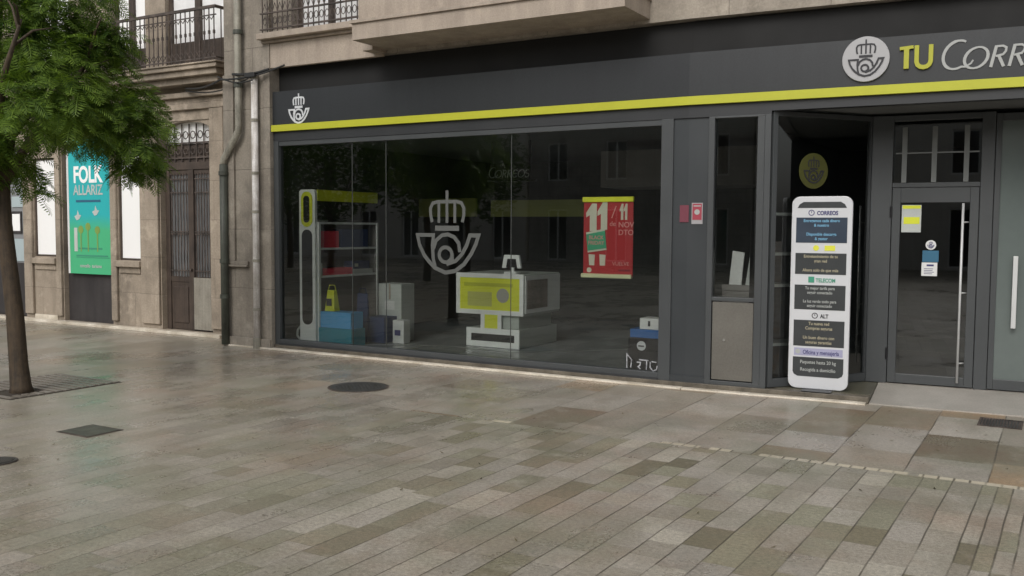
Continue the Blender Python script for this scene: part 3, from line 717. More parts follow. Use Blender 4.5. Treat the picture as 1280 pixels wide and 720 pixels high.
for cx_ in (4.98, 5.117): build('print', MB().prism([(cx_-.035, 1.33), (cx_+.03, 1.33), (cx_+.037, 1.455), (cx_-.042, 1.46)], .071, .075), 'poster_white', po)
mb = MB()

mb.disc(4.945, 1.275, .03, .071, .075, 16)
build('print', mb, 'poster_white', po)
mb = MB(); mb.prism([(4.925, 1.50), (5.165, 1.535), (5.145, 1.735), (4.905, 1.69)], .066, .0705); gl = build('print', mb, 'poster_green', po, label='tilted green label')
mb = MB(); mb.prism([(4.905, 1.69), (5.145, 1.735), (5.143, 1.758), (4.903, 1.713)], .066, .0705); build('print', mb, 'poster_white', po); mb = MB(); mb.prism([(4.927, 1.478), (5.167, 1.513), (5.165, 1.533), (4.925, 1.498)], .066, .0705)
build('print', mb, 'poster_white', po)
text('lettering', 'BLACK\nFRIDAY', .062, 5.035, 1.635, .064, 'poster_pink', po, align='CENTER', bold=.001)
mb = MB(); mb.stroke([(5.225, 1.88), (5.28, 2.02)], .012, .075, .003)
build('slash', mb, 'poster_pink', po)
text('lettering', 'de', .08, 5.20, 1.79, .071, 'poster_pink', po); text('lettering', 'NOV\nDTO', .088, 5.31, 1.775, .071, 'poster_pink', po, bold=.001)
text('lettering', 'VUELVE', .062, 5.24, 1.335, .071, 'poster_pink', po); text('lettering', 'correos', .045, 5.32, 1.27, .071, 'sign_darkred', po)

# stacked boxes by the right end of the window
item('carton', 'dark carton with round white emblem on the floor behind the window', 'box', MB().box(5.40, 5.80, .20, .55, .087, .50), 'black')
sb = bpy.data.objects['carton.003']
mb = MB(); mb.disc(5.565, .41, .055, .192, .199, 24); db = build('emblem_disc', mb, 'letter_bright', sb)
build('emblem', MB().box(5.53, 5.60, .188, .1915, .40, .415), 'dark_print', db)
item('carton', 'deep blue flat carton on top of the dark emblem carton', 'box', MB().box(5.42, 5.81, .20, .5, .502, .60), 'blue_deep')
c3 = item('carton', 'small white carton topmost of the stack behind the window', 'box', MB().box(5.53, 5.77, .22, .45, .602, .73), 'white_box')
build('print', MB().box(5.635, 5.66, .212, .219, .64, .70), 'dark_print', c3)
mb = MB(); gl_ = lambda L: [(5.445+(a-60)/9*.0092, .155+(640-b)/9*.0082) for a, b in L]
for L in ([(68, 440), (72, 630)], [(72, 455), (128, 520), (118, 620)], [(190, 545), (235, 545), (228, 585), (205, 600), (235, 630)], [(218, 512), (330, 515)], [(308, 520), (306, 632)], [(352, 528), (350, 600), (385, 638), (425, 620), (434, 570)], [(368, 524), (424, 530)]):
    mb.stroke(gl_(L), .013, .036, .001)
mb.v = [Vector(v) for v in mb.v]
build('lettering', mb, simple('worn_white_vinyl', (.34, .35, .37), .5, 0., 1.2, 14.), win, label='worn pale lettering stuck low on the window glass')

# brochures in the side window
bs = thing('brochure_rack', 'rack of pale brochures behind the narrow window above the beige cabinet', 'rack', F=FB, loc=(.52, .5, .087))
build('rack_body', MB().box(.30, .80, .42, .72, .087, 1.08).box(.30, .80, .40, .44, 1.08, 1.14), 'int_bulk', bs, FB)
mb = MB(); mb.prism([(.36, 1.10), (.50, 1.10), (.53, 1.50), (.40, 1.52)], .46, .48); build('brochure', mb, 'white_box', bs, FB)
mb = MB(); mb.prism([(.54, 1.10), (.66, 1.10), (.70, 1.46), (.60, 1.54)], .47, .49); build('brochure', mb, 'pale_bag', bs, FB)
mb = MB(); mb.prism([(.68, 1.10), (.78, 1.10), (.78, 1.50), (.73, 1.50)], .45, .47); build('brochure', mb, 'yellow_bag', bs, FB)
# shelf seen behind the angled glazing
rk = thing('shelf_rack', 'dark shelf rack with pale rails behind the totem and the angled glass', 'shelf', F=FD, loc=(.6, .45, .087))
mb = MB()
for x in (.06, 1.14): mb.box(x, x+.03, .12, .42, .087, 1.95)
mb.box(.09, 1.14, .40, .42, .087, 1.95); build('rack_frame', mb, 'black', rk, FD)
for z in (.52, 1.16, 1.50, 1.93): build('shelf_board', MB().box(.09, 1.14, .10, .40, z-.018, z+.012), 'pale_bag', rk, FD)

# ================================================================== SIGNS OUTSIDE
sg = thing('wall_sign', 'small red and white framed sign on the grey pillar', 'sign', F=FB, loc=(.09, .01, 1.8), group='small signs on the grey pillar')
build('plate', MB().box(.048, .170, .004, .012, 1.815, 2.045), simple('dull_white_plate', (.34, .33, .34), .5), sg, FB)
build('print', MB().box(.058, .160, .001, .004, 1.86, 2.035), 'sign_red', sg, FB)
build('print', MB().disc(.109, 1.945, .03, -.001, .001, 16), 'letter_white', sg, FB); build('print', MB().box(.07, .15, -.001, .001, 2.005, 2.018), 'letter_white', sg, FB)
s2 = item('wall_sign', 'plain faded red square plate left of the red and white sign on the pillar', 'sign', MB().box(-.085, .015, .004, .0115, 1.835, 2.02), 'sign_darkred', F=FB, group='small signs on the grey pillar', bev=.0)

# totem
FT = FB @ Matrix.Translation((0, .14, 0))
tt = thing('totem_sign', 'tall white rounded totem sign with dark text panels standing in the entrance', 'sign', F=FB, loc=(1.40, .16, .08))
x0, x1 = 1.09, 1.697
mb = MB(); mb.prism(rrect(x0, x1, .082, 2.108, .085, 8), 0., .05); build('board', mb, 'white_sign', tt, FT, bev=.008)
zz = lambda py: .112+(484-py)/239.*1.997
xi0, xi1 = x0+.048, x1-.048; xc = (x0+x1)/2
build('panel', MB().prism([(xi0+.01, zz(259.5)), (xi1-.01, zz(259.5)), (xi1-.03, zz(255)), (xi1-.07, zz(252)), (xi0+.07, zz(252)), (xi0+.03, zz(255))], -.003, -.0005), 'sign_dark', tt, FT)
pan = [(271.5, 303, 'sign_blue', 'txt_blue', ['Entregamos cada dinero', '& nuestro', '', 'Disponible descarga', '& gestor']),
       (316, 342.5, 'sign_dark', 'txt_cream', ['Entretenimiento de tu', 'gran red', '', 'Ahora solo de que más']),
       (356, 387, 'sign_dark', 'txt_white', ['Tu mejor tarifa para', 'seguir conectado', '', 'La luz verde todo para', 'seguir conectado']),
       (400.5, 433.5, 'sign_dark', 'txt_cream', ['Tu nueva red', 'Compras seguras', '', 'Un buen dinero con', 'seguras garantías'])]
for pa, pb, mt, tx, lines in pan:
    pn = build('panel', MB().box(xi0, xi1, -.003, -.0005, zz(pb), zz(pa)), mt, tt, FT)
    h = (zz(pa)-zz(pb))/(len(lines)+.6)
    for i, l in enumerate(lines):
        if l: text('lettering', l, h*.92, xc, zz(pa)-h*(i+1.0), -.0045, tx, pn, FT, 'CENTER', th=.0008, bold=.0006, sx=.86)
pn = build('panel', MB().prism([(xi0+.05, zz(472)), (xi1-.05, zz(472)), (xi1-.012, zz(469.5)), (xi1, zz(466)), (xi1, zz(447.5)), (xi0, zz(447.5)), (xi0, zz(466)), (xi0+.012, zz(469.5))], -.003, -.0005), 'sign_dark', tt, FT)
for i, l in enumerate(('Paquetes hasta 20 kg', 'Recogida a domicilio')): text('lettering', l, .050, xc, zz(455.5+i*9.5), -.0045, 'txt_white', pn, FT, 'CENTER', th=.0008, bold=.0006, sx=.86)
mb = MB(); mb.box(xi0+.01, xi1-.01, -.003, -.0005, zz(445.5), zz(436)); lb = build('heading', mb, 'lilac', tt, FT)
mb = MB(); mb.disc(xi0+.05, zz(440.5), .026, -.006, -.0032, 16); build('icon', mb, 'txt_white', lb, FT)
text('lettering', 'Oficina y mensajería', .062, xi0+.10, zz(443.5), -.0045, 'txt_navy', lb, FT, th=.0008, bold=.001, sx=.72)
def ring(mb, x, z, r):
    mb.stroke(arc(x, z, r, r, 0, 360, 18)[:-1], r*.30, -.0008, .002, closed=True); mb.box(x-r*.12, x+r*.12, -.004, -.0008, z-r*.1, z+r*.6)
for py, tx, word, ix in ((265.5, 'txt_navy', 'CORREOS', 1.29), (394.5, 'dark_print', 'ALT', 1.35)):
    mb = MB(); ring(mb, ix, zz(py), .027); build('heading', mb, tx, tt, FT)
    text('heading', word, .058, ix+.055, zz(py)-.023, -.003, tx, tt, FT, th=.0008, bold=.002, sx=.80)
mb = MB(); mb.disc(1.345, zz(309.5), .030, -.004, -.0008, 20); mb.box(1.43, 1.535, -.004, -.0008, zz(312.8), zz(306.3)); build('heading', mb, 'txt_yellow', tt, FT, label='yellow dot and bar heading')
mb = MB(); mb.box(1.275, 1.335, -.004, -.0008, zz(353), zz(345.5)); build('heading', mb, 'txt_green', tt, FT)
text('heading', 'TELECOM', .056, 1.35, zz(352.2), -.003, 'txt_green', tt, FT, th=.0008, bold=.0015, sx=.80)
build('foot', MB().box(1.25, 1.55, -.02, .16,   .0765, .0815), 'frame_dark', tt, FB)

# ================================================================== OLD BUILDING (left)
old = thing('old_building', 'old granite house with an iron grilled door and balcony behind the tree', 'building', loc=(-4, .6, 0))
OY = .60
ops = [(-4.25, -3.66, 1.17, 2.98), (-5.80, -4.44, .04, 3.30), (-6.66, -5.98, 1.19, 2.98), (-8.7, -6.95, .04, 3.20), (-3.17, -1.97, .04, 3.46),
       (-2.98, -1.62, 4.28, 6.7), (-4.35, -3.47, 4.28, 6.7), (-6.6, -5.5, 4.28, 6.7)]
mb = MB(); wall_open(mb, -14, -.9, 0, 9.5, OY, ops, .26); mb.box(-14, -.9, OY+.3, OY+8, 9.5, 9.7)
mb.add([(-14, OY+.27, 0), (-.93, OY+.27, 0), (-.93, OY+.27, 9.5), (-14, OY+.27, 9.5)], [(3, 2, 1, 0)])
# arched head of the doorway
mb.prism([(-3.17, 3.46), (-3.17, 3.27)]+[(-2.57+.6*math.cos(R(a)), 3.27+.18*math.sin(R(a))) for a in range(180, -1, -15)]+[(-1.97, 3.46)], OY+.02, OY+.2)
build('wall', mb, 'stone_old', old)
for a, b in ((-6.95, -6.66), (-5.98, -5.80), (-4.44, -4.25), (-3.66, -3.17), (-1.97, -1.62)):
    build('pilaster', MB().box(a+.02, b-.02, OY-.05, OY-.001, .12, 3.62), 'stone_old', old, bev=.012)
mb = MB(); mb.box(-12, -1.0, OY-.06, OY-.002, 3.62, 3.80); mb.box(-12, -1.0, OY-.14, OY-.002, 3.80, 3.88)
build('string_course', mb, 'stone_old', old, bev=.01)
for a, b in ((-6.64, -6.0), (-4.23, -3.68)): build('sill', MB().box(a-.05, b+.05, OY-.09, OY+.1, 1.06, 1.165).box(a, b, OY-.03, OY-.002, .95, 1.06), 'stone_old', old, bev=.008)
mb = MB(); mb.box(-12, -1.60, OY-.20, OY-.052, 0, .05); mb.box(-6.66, -5.98, OY-.03, OY-.001, 0, .12)
tagp(build('kerb_strip', mb, 'kerb', bev=.006), kind='structure')
for a, b, c, dd in ((-4.25, -3.66, 1.17, 2.98), (-6.66, -5.98, 1.19, 2.98)):
    m1 = MB(); rframe(m1, a, b, c, dd, .035, OY+.03, OY+.09); w = build('window', m1, 'wood', old)
    build('pane', MB().box(a+.035, b-.035, OY+.045, OY+.055, c+.035, dd-.035), 'white_blind', w, label='window covered by a bright white board')
# doorway behind banner
build('shutter_panel', MB().box(-5.80, -4.44, OY+.09, OY+.13, .04, .90), 'dark_board', old, label='dark board below the banner')
build('shutter_panel', MB().box(-5.80, -4.44, OY+.11, OY+.15, .90, 3.30), 'blindglass', old)
# leftmost glazed doorway
mb = MB(); rframe(mb, -8.7, -6.95, .04, 3.20, .05, OY+.08, OY+.14); mb.box(-7.62, -7.56, OY+.08, OY+.14, 1.1, 3.15); w = build('glazed_door', mb, 'dark_board', old)
build('pane', MB().box(-8.65, -7.0, OY+.11, OY+.12, 1.05, 3.15), 'grey_glass', w)
build('panel', MB().box(-8.65, -7.0, OY+.07, OY+.11, .06, 1.05), 'dark_board', w)
pbf = simple('pale_blue_film', (.42, .50, .52), .4)
build('notice', MB().box(-7.46, -7.04, OY+.095, OY+.105, 1.08, 1.5), pbf, w); build('notice', MB().box(-7.5, -7.05, OY+.094, OY+.104, 2.1, 2.3), pbf, w)
build('notice', MB().box(-7.52, -7.20, OY+.09, OY+.104, 1.60, 2.02), 'dark_board', w)
build('notice', MB().box(-7.48, -7.24, OY+.084, OY+.0895, 1.65, 1.97), 'white_blind', w)
# grilled door
od = build('old_door', MB().box(-3.17, -3.07, OY+.10, OY+.17, .04, 2.68).box(-2.07, -1.97, OY+.10, OY+.17, .04, 2.68).box(-3.17, -1.97, OY+.09, OY+.18, 2.68, 2.80)
      .box(-2.61, -2.49, OY+.09, OY+.165, .05, 2.68).box(-3.07, -2.61, OY+.11, OY+.16, .84, .93).box(-2.49, -2.07, OY+.11, OY+.16, .84, .93).box(-3.07, -2.61, OY+.11, OY+.16, 2.60, 2.68).box(-2.49, -2.07, OY+.11, OY+.16, 2.60, 2.68), 'wood', old, bev=.004)
build('glass', MB().box(-3.07, -2.07, OY+.135, OY+.14, .93, 2.60), 'grey_glass', od)
build('panel', MB().box(-3.07, -2.61, OY+.12, OY+.15, .05, .84).box(-3.02, -2.66, OY+.105, OY+.12, .16, .76), 'wood', od, bev=.006)
build('panel', MB().box(-2.485, -1.99, OY+.075, OY+.088, .07, .92), 'beige_board', od, label='pale board nailed over the lower right panel')
mb = MB()
for a, b in ((-3.05, -2.63), (-2.47, -2.09)):
    k = 6
    for i in range(k): mb.tube([(a+(b-a)*(i+.5)/k, OY+.105, .93), (a+(b-a)*(i+.5)/k, OY+.105, 2.62)], .011, 6)
    for z in (1.02, 1.62, 1.66, 2.30, 2.52): mb.box(a, b, OY+.098, OY+.112, z, z+.018)
build('grille', mb, 'iron', od)
build('knob', MB().disc(-2.545, 1.05, .025, OY+.05, OY+.09, 14), 'iron', od)
tw = build('transom', MB().box(-3.17, -1.97, OY+.13, OY+.16, 2.80, 2.93), 'wood', old)
build('panel', MB().box(-3.17, -1.97, OY+.135, OY+.150, 2.80, 3.10), 'wood', tw)
build('pane', MB().box(-3.17, -1.97, OY+.15, OY+.155, 2.93, 3.46), 'white_blind', tw)
mb = MB()
for i in range(7):
    x = -3.10+i*.172; mb.tube([(x, OY+.11, 2.80), (x, OY+.11, 3.42)], .012, 6)
    if i < 6:
        mb.tube([(x+.086+.06*math.cos(t), OY+.11, 3.24+.06*math.sin(t)) for t in [k*PI/4 for k in range(9)]], .009, 5)
        mb.tube([(x+.086+.05*math.cos(t), OY+.11, 2.98+.05*math.sin(t)) for t in [k*PI/4 for k in range(9)]], .009, 5)
mb.box(-3.17, -1.97, OY+.10, OY+.12, 3.10, 3.125); mb.box(-3.17, -1.97, OY+.10, OY+.12, 2.86, 2.885)
build('grille', mb, 'iron', tw)
# upper windows
for a, b in ((-2.98, -1.62), (-4.35, -3.47), (-6.6, -5.5)):
    m = (a+b)/2
    m1 = MB(); rframe(m1, a, b, 4.28, 6.7, .07, OY+.08, OY+.16); m1.box(m-.06, m+.06, OY+.07, OY+.16, 4.35, 6.63); m1.box(a+.07, m-.06, OY+.08, OY+.15, 4.35, 4.72); m1.box(m+.06, b-.07, OY+.08, OY+.15, 4.35, 4.72)
    w = build('french_window', m1, 'wood', old)
    build('pane', MB().box(a+.07, m-.06, OY+.12, OY+.13, 4.72, 6.63).box(m+.06, b-.07, OY+.12, OY+.13, 4.72, 6.63), 'curtain' if a > -3 else 'white_blind', w)
# balcony
BY = .18
bl = build('balcony', MB().box(-4.9, -1.36, BY, OY-.001, 4.17, 4.235).box(-4.9, -1.33, BY-.03, OY-.001, 4.235, 4.26).box(-4.8, -1.42, BY+.06, OY-.002, 4.08, 4.17).box(-4.7, -1.5, BY+.16, OY-.003, 3.98, 4.08), 'stone_old', old, bev=.01)
mb = MB(); mb.box(-4.88, -1.35, BY-.01, BY+.03, 5.04, 5.08); mb.box(-1.385, -1.35, BY+.03, OY, 5.04, 5.08)
mb.box(-4.88, -1.35, BY, BY+.02, 4.30, 4.32); mb.box(-1.375, -1.355, BY+.02, OY, 4.30, 4.32); mb.box(-4.88, -1.35, BY, BY+.02, 4.93, 4.945)
build('handrail', mb, 'iron', bl)
mb = MB()
xs_ = [-4.86+i*.105 for i in range(34)]
for i, x in enumerate(xs_):
    mb.tube([(x, BY+.01, 4.26), (x, BY+.01, 5.05)], .0095, 6)
    mb.tube([(x, BY+.01, 4.66), (x, BY+.01, 4.71)], .019, 6)
    if i < 33:
        mb.tube([(x, BY+.01, 4.93), (x+.0525, BY+.01, 4.87), (x+.105, BY+.01, 4.93)], .007, 5)
        mb.tube([(x, BY+.01, 4.32), (x+.105, BY+.01, 4.44)], .006, 5); mb.tube([(x+.105, BY+.012, 4.32), (x, BY+.012, 4.44)], .006, 5)
for y in (BY+.12, BY+.22, BY+.32): mb.tube([(-1.365, y, 4.26), (-1.365, y, 5.05)], .0095, 6)
build('baluster', mb, 'iron', bl)

# banner
bn = thing('festival_banner', 'tall teal and green banner reading FOLK hung over a doorway behind the tree', 'banner', loc=(-5.0, .6, .9))
build('cloth', MB().box(-5.60, -4.45, OY-.005, OY+.006, .905, 3.27), 'banner', bn)
build('border', MB().box(-5.66, -5.605, OY-.004, OY+.005, .905, 3.27).box(-4.445, -4.435, OY-.004, OY+.005, .905, 3.27), 'white_box', bn)
text('lettering', 'FOLK', .40, -5.06, 2.52, OY-.008, 'white_blind', bn, align='CENTER', bold=.012, sx=.82)
text('lettering', 'ALLARIZ', .25, -5.06, 2.30, OY-.008, 'pale_bag', bn, align='CENTER', bold=.004, sx=.85)
mb = MB(); mb.box(-5.4, -4.72, OY-.009, OY-.005, 2.17, 2.21); build('print', mb, 'teal_notice', bn)
mb = MB(); 
for cx, cz in ((-5.36, 1.92), (-4.86, 2.00)): mb.prism([(cx-.09, cz), (cx-.02, cz+.03), (cx, cz+.11), (cx+.04, cz+.03), (cx+.10, cz+.02), (cx+.04, cz-.05), (cx-.03, cz-.07)], OY-.009, OY-.005)
mb.box(-5.47, -5.38, OY-.009, OY-.005, 1.30, 1.72)
build('print', mb, 'pale_bag', bn)
mb = MB()
for cx, h in ((-5.28, .42), (-5.08, .55), (-4.82, .40)): mb.disc(cx, 1.52+h*.4, .07, OY-.009, OY-.005, 14); mb.box(cx-.014, cx+.014, OY-.0095, OY-.009, 1.30, 1.52+h*.5)
build('print', mb, simple('olive_drawing', (.22, .34, .08), .5), bn)
mb = MB(); mb.box(-5.35, -4.7, OY-.009, OY-.005, 1.34, 1.37); mb.box(-5.42, -4.55, OY-.009, OY-.005, 1.215, 1.24); mb.box(-5.42, -4.5, OY-.009, OY-.005, 1.19, 1.20); build('print', mb, 'txt_green', bn)
text('lettering', 'concello  turismo', .085, -5.02, 1.02, OY-.008, 'pale_bag', bn, align='CENTER', bold=.001)

# ================================================================== PIPES AND CABLES
wp = thing('downpipe', 'straight white rain pipe on the stone pier beside the shop front', 'rain pipe', loc=(-.25, -.1, 0), group='rain pipes between the two buildings')
mb = MB(); mb.tube([(-.25, -.12, .02), (-.25, -.12, 3.93)], .048, 14); build('pipe', mb, 'pipe_white', wp, smooth=True)
mb = MB()
for z in (.55, 1.25, 1.95, 2.5, 3.25, 3.85): mb.tube([(-.25, -.12, z), (-.25, -.12, z+.04)], .056, 14)
build('collar', mb, 'pipe_grey', wp)
build('shoe', MB().tube([(-.25, -.12, .0), (-.25, -.12, .16)], .058, 14), 'pipe_grey', wp)
gp = thing('downpipe', 'greenish grey rain pipe with a slanted offset at the corner of the old house', 'rain pipe', loc=(-.9, -.1, 0), group='rain pipes between the two buildings')
mb = MB(); mb.tube([(-.55, -.14, 9.), (-.55, -.14, 3.22), (-.56, -.14, 3.12), (-.87, -.13, 2.74), (-.885, -.13, 2.62)], .05, 14); build('pipe', mb, 'pipe_grey', gp, smooth=True)
mb = MB(); mb.tube([(-.885, -.13, .02), (-.885, -.13, 2.66)], .058, 14); build('pipe', mb, 'pipe_green', gp, smooth=True, label='dark green lower length')
mb = MB()
for x, z in ((-.885, .7), (-.885, 1.22), (-.885, 2.5), (-.55, 3.75), (-.55, 4.5)): mb.tube([(x, -.135, z), (x, -.135, z+.06)], .068, 14)
build('collar', mb, 'pipe_green', gp)
cb = thing('cable_bundle', 'sagging black cables crossing the pipes under the cornice', 'cable', loc=(-.5, -.2, 3.9))
mb = MB()
def sag(a, b, s, n=9): return [(a[0]+(b[0]-a[0])*i/n, a[1]+(b[1]-a[1])*i/n, a[2]+(b[2]-a[2])*i/n-s*math.sin(PI*i/n)) for i in range(n+1)]
mb.tube(sag((-2.3, .42, 3.93), (-.85, -.2, 3.87), .05), .016, 6); mb.tube(sag((-.85, -.2, 3.87), (.35, -.14, 3.99), .05), .014, 6)
mb.tube(sag((-2.3, .42, 3.89), (-.25, -.2, 3.86), .10), .011, 6); mb.tube(sag((-.6, -.2, 3.93), (.05, -.14, 3.96), .03), .018, 6); mb.tube(sag((-.9, -.2, 3.92), (-.2, -.2, 3.82), .06), .010, 6)
build('cable', mb, 'cable', cb); mb = MB(); mb.box(-.36, -.16, -.21, -.17, 3.86, 3.93); build('clamp', mb, 'cable', cb, bev=.01)

# ================================================================== GROUND FITTINGS
def manhole(u, d, r, label, cat='manhole cover'):
    t = thing('manhole_cover', label, cat, loc=(u, -d, 0), group='round covers in the paving')
    mb = MB(); mb.cylz(u, -d, .0015, .005, r, 40); build('rim', mb, 'iron', t)
    mb = MB(); mb.cylz(u, -d, .005, .008, r*.92, 40)
    for i in range(-5, 6):
        for j in range(-5, 6):
            if (i*i+j*j) < 22: mb.box(u+i*r*.16-.012, u+i*r*.16+.012, -d+j*r*.16-.012, -d+j*r*.16+.012, .008, .011)
    build('plate', mb, 'iron_cover', t); return t
manhole(3.094, 1.882, .335, 'round cast iron manhole cover in front of the big window')
manhole(2.94, 5.83, .14, 'small round cover at the left edge nearer the camera')
t = thing('access_cover', 'square mossy cover set in the paving left of centre', 'cover', loc=(2.6, -4.82, 0))
build('rim', MB().box(2.38, 2.80, -4.99, -4.64, .0015, .004), 'iron', t); build('plate', MB().box(2.40, 2.78, -4.97, -4.66, .004, .007), 'cover_stone', t)
t = thing('drain_grate', 'rusty rectangular drain grate in front of the entrance ramp', 'grate', loc=(9.27, -.26, 0))
mb = MB(); rframe(mb, 9.10, 9.46, .05, .46, .02, -.0, .006); mb.v = [Vector((v.x, -v.z, .0015+v.y)) for v in mb.v]; build('grate_frame', mb, 'iron', t)
mb = MB(); mb.box(9.12, 9.44, -.44, -.07, .001, .0016); build('pit', mb, 'black', t)
mb = MB()
for i in range(13): mb.box(9.13+i*.0245, 9.142+i*.0245, -.44, -.07, .002, .0065)
build('bar', mb, 'iron', t)

rl = random.Random(11); mb = MB()
for _ in range(80):
    u = rl.uniform(-1, 10.); d = rl.uniform(.2, 7.5); a = rl.uniform(0, PI); L = rl.uniform(.008, .022); w_ = L*rl.uniform(.25, .5); z = rl.uniform(.004, .007)
    ca, sa = math.cos(a), math.sin(a); tilt = rl.uniform(.002, .012)
    mb.add([(u-ca*L, -d-sa*L, z), (u+sa*w_, -d-ca*w_, z+.001), (u+ca*L, -d+sa*L, z+tilt), (u-sa*w_, -d+ca*w_, z+.001)], [(0, 1, 2, 3)])
n = NT('dead_leaf'); rp = n.n('ShaderNodeNewGeometry').outputs['Random Per Island']
M['dead_leaf'] = n.done(n.pbr(n.mix(rp, (.045, .035, .022), (.20, .17, .09)), .6))
lo = build('fallen_leaves', mb, 'dead_leaf', fix=False)
tagp(lo, 'tiny dry leaves and crumbs scattered over the wet paving', 'leaves', kind='stuff')
# ================================================================== TREE
TP = FA @ Vector((.30, -4.03, 0))
FTr = Matrix.Translation(TP) @ Matrix.Rotation(R(28), 4, 'Z')
FTr = Matrix.Translation(TP) @ Matrix.Rotation(math.atan2(-TP.x, TP.y), 4, 'Z')
tr = thing('tree', 'slender street tree with feathery green leaves at the left of the square', 'tree', F=FTr)
rt_ = random.Random(3)
mb = MB()
mb.tube([(.02, 0, -.02), (.015, 0, .06), (.0, 0, .3), (-.02, 0, .8), (-.06, .0, 1.3), (-.10, 0, 1.8), (-.11, 0, 2.1), (-.09, .02, 2.4)], [.130, .104, .092, .086, .080, .076, .080, .06], 14)
limbs = [[(-.10, 0, 2.05), (-.02, .05, 2.6), (.10, .1, 3.2), (.18, .1, 4.0), (.15, .1, 4.4)], [(-.11, 0, 2.1), (-.22, .1, 2.8), (-.32, .2, 3.6), (-.38, .2, 4.8)],
         [(-.08, 0, 2.2), (.20, -.1, 2.7), (.50, -.2, 3.1), (.72, -.2, 3.5)], [(-.10, 0, 2.2), (-.5, -.2, 2.9), (-.9, -.3, 3.6), (-1.3, -.3, 4.2)],
         [(-.0, 0, 2.7), (.3, .5, 3.2), (.5, .8, 3.7)], [(-.05, .02, 2.5), (-.1, -.4, 3.1), (.1, -.9, 3.7)], [(.10, .1, 3.2), (.3, .1, 3.9), (.5, .2, 4.8)], [(-.25, .1, 2.9), (-.12, .1, 3.5), (-.02, .1, 4.6)]]
for L in limbs:
    n_ = len(L); mb.tube(L, [.055-.042*i/(n_-1) for i in range(n_)], 8)
tips = []
for L in limbs:
    for _ in range(4):
        i = rt_.randrange(1, len(L)-1) if len(L) > 2 else 1; a = Vector(L[i]); b = Vector(L[i+1]); p = a.lerp(b, rt_.random())
        q = p+Vector((rt_.uniform(-.4, .4), rt_.uniform(-.4, .4), rt_.uniform(.0, .5))); mb.tube([p, (p+q)/2+Vector((0, 0, .06)), q], [.018, .012, .005], 5); tips.append(q)
build('trunk', mb, 'bark', tr, FTr, smooth=True)
def frond(mb, p, d, L, rng, up=Vector((0, 0, 1)), lw=.017, ll=.11, pairs=11):
    d = d.normalized(); side = d.cross(up)
    side = side.normalized() if side.length > .05 else Vector((1, 0, 0))
    roll = rng.uniform(-.7, .7); side = (side*math.cos(roll)+d.cross(side)*math.sin(roll)).normalized()
    pts = []; q = Vector(p); v = d.copy()
    for i in range(pairs+1):
        pts.append(q.copy()); v = (v+Vector((0, 0, -.10))).normalized(); q = q+v*L/pairs
    vs = []; fs = []
    w = .004
    for i, a in enumerate(pts): vs += [a-side*w, a+side*w]
    for i in range(pairs): fs.append((2*i, 2*i+1, 2*i+3, 2*i+2))
    for i in range(1, pairs+1):
        t = i/pairs; l = ll*(math.sin(PI*min(t*.92+.06, 1))*.75+.3)
        fw = (pts[i]-pts[i-1]).normalized()
        for sgn in (-1, 1):
            o = (side*sgn*.9+fw*.45+Vector((0, 0, -.18+rng.uniform(-.15, .1)))).normalized()
            a = pts[i]; b = a+o*l; wv = fw*lw*.5
            k = len(vs); vs += [a-wv*.5, a+(b-a)*.5-wv, b, a+(b-a)*.5+wv]; fs.append((k, k+1, k+2, k+3))
    # keep one island per frond: stitch by sharing nothing, colour comes from object noise + island
    mb.add(vs, fs)
mb = MB()
cl = []
# (x, y, z, radius, weight) of foliage masses in tree space (x to the right of the trunk)
masses = [(.95, 0, 3.05, .60, 85), (1.15, -.2, 2.78, .42, 62), (.80, .3, 2.94, .42, 60), (.55, -.5, 2.98, .48, 72), (.30, .3, 2.86, .38, 46), (1.32, .1, 2.50, .27, 36),
          (.45, -.3, 3.35, .55, 60), (.85, .4, 3.55, .48, 44), (1.28, .2, 3.10, .32, 40), (.10, -.7, 2.9, .45, 48), (-.25, -.3, 2.55, .42, 50),
          (-.55, .2, 2.7, .5, 44), (-.9, -.2, 3.0, .6, 50), (-.2, .9, 2.8, .5, 36), (-1.2, .3, 3.4, .6, 40), (.35, .9, 3.2, .55, 40), (.0, .2, 3.85, .50, 22), (.6, -.1, 4.15, .55, 30),
          (-.5, -.2, 4.5, .6, 22), (.2, -.6, 4.8, .6, 26), (.75, .5, 4.9, .6, 26), (-1.0, .6, 4.7, .6, 26), (-.1, .3, 5.3, .7, 34), (.1, .1, 2.38, .25, 22), (-.30, .0, 2.20, .22, 16),
          (1.12, -.1, 2.42, .24, 26), (.22, -.2, 2.10, .10, 5), (.95, -.1, 3.80, .26, 18), (-.2, .1, 3.15, .35, 26), (.15, .2, 3.25, .35, 26), (.50, 0, 3.90, .42, 44), (.12, -.1, 3.65, .36, 30), (-.2, 0, 3.95, .40, 30), (.78, .2, 4.15, .36, 30), (.2, .2, 4.25, .42, 32), (.98, .0, 3.70, .28, 26), (.70, .1, 3.75, .32, 30), (.35, 0, 3.55, .34, 30), (-.1, .1, 3.45, .34, 26), (.1, .0, 4.05, .4, 34), (-.3, -.1, 3.7, .4, 34), (-.55, 0, 3.3, .4, 30)]
for mx_, my_, mz_, mr_, nn_ in masses:
    for _ in range(int(nn_*1.75)):
        while True:
            v = Vector((rt_.uniform(-1, 1), rt_.uniform(-1, 1), rt_.uniform(-1, 1)))
            if v.length <= 1: break
        p = Vector((mx_, my_, mz_))+v*mr_*.85
        out = Vector((v.x*1.2+rt_.uniform(-.5, .5)+.1, v.y*1.2+rt_.uniform(-.5, .5), v.z*.5+rt_.uniform(-.35, .35)))
        if out.length < .1: out = Vector((1, 0, 0))
        frond(mb, p-out.normalized()*.12, out, rt_.uniform(.22, .38), rt_)
build('crown', mb, 'leaf', tr, FTr, fix=False)
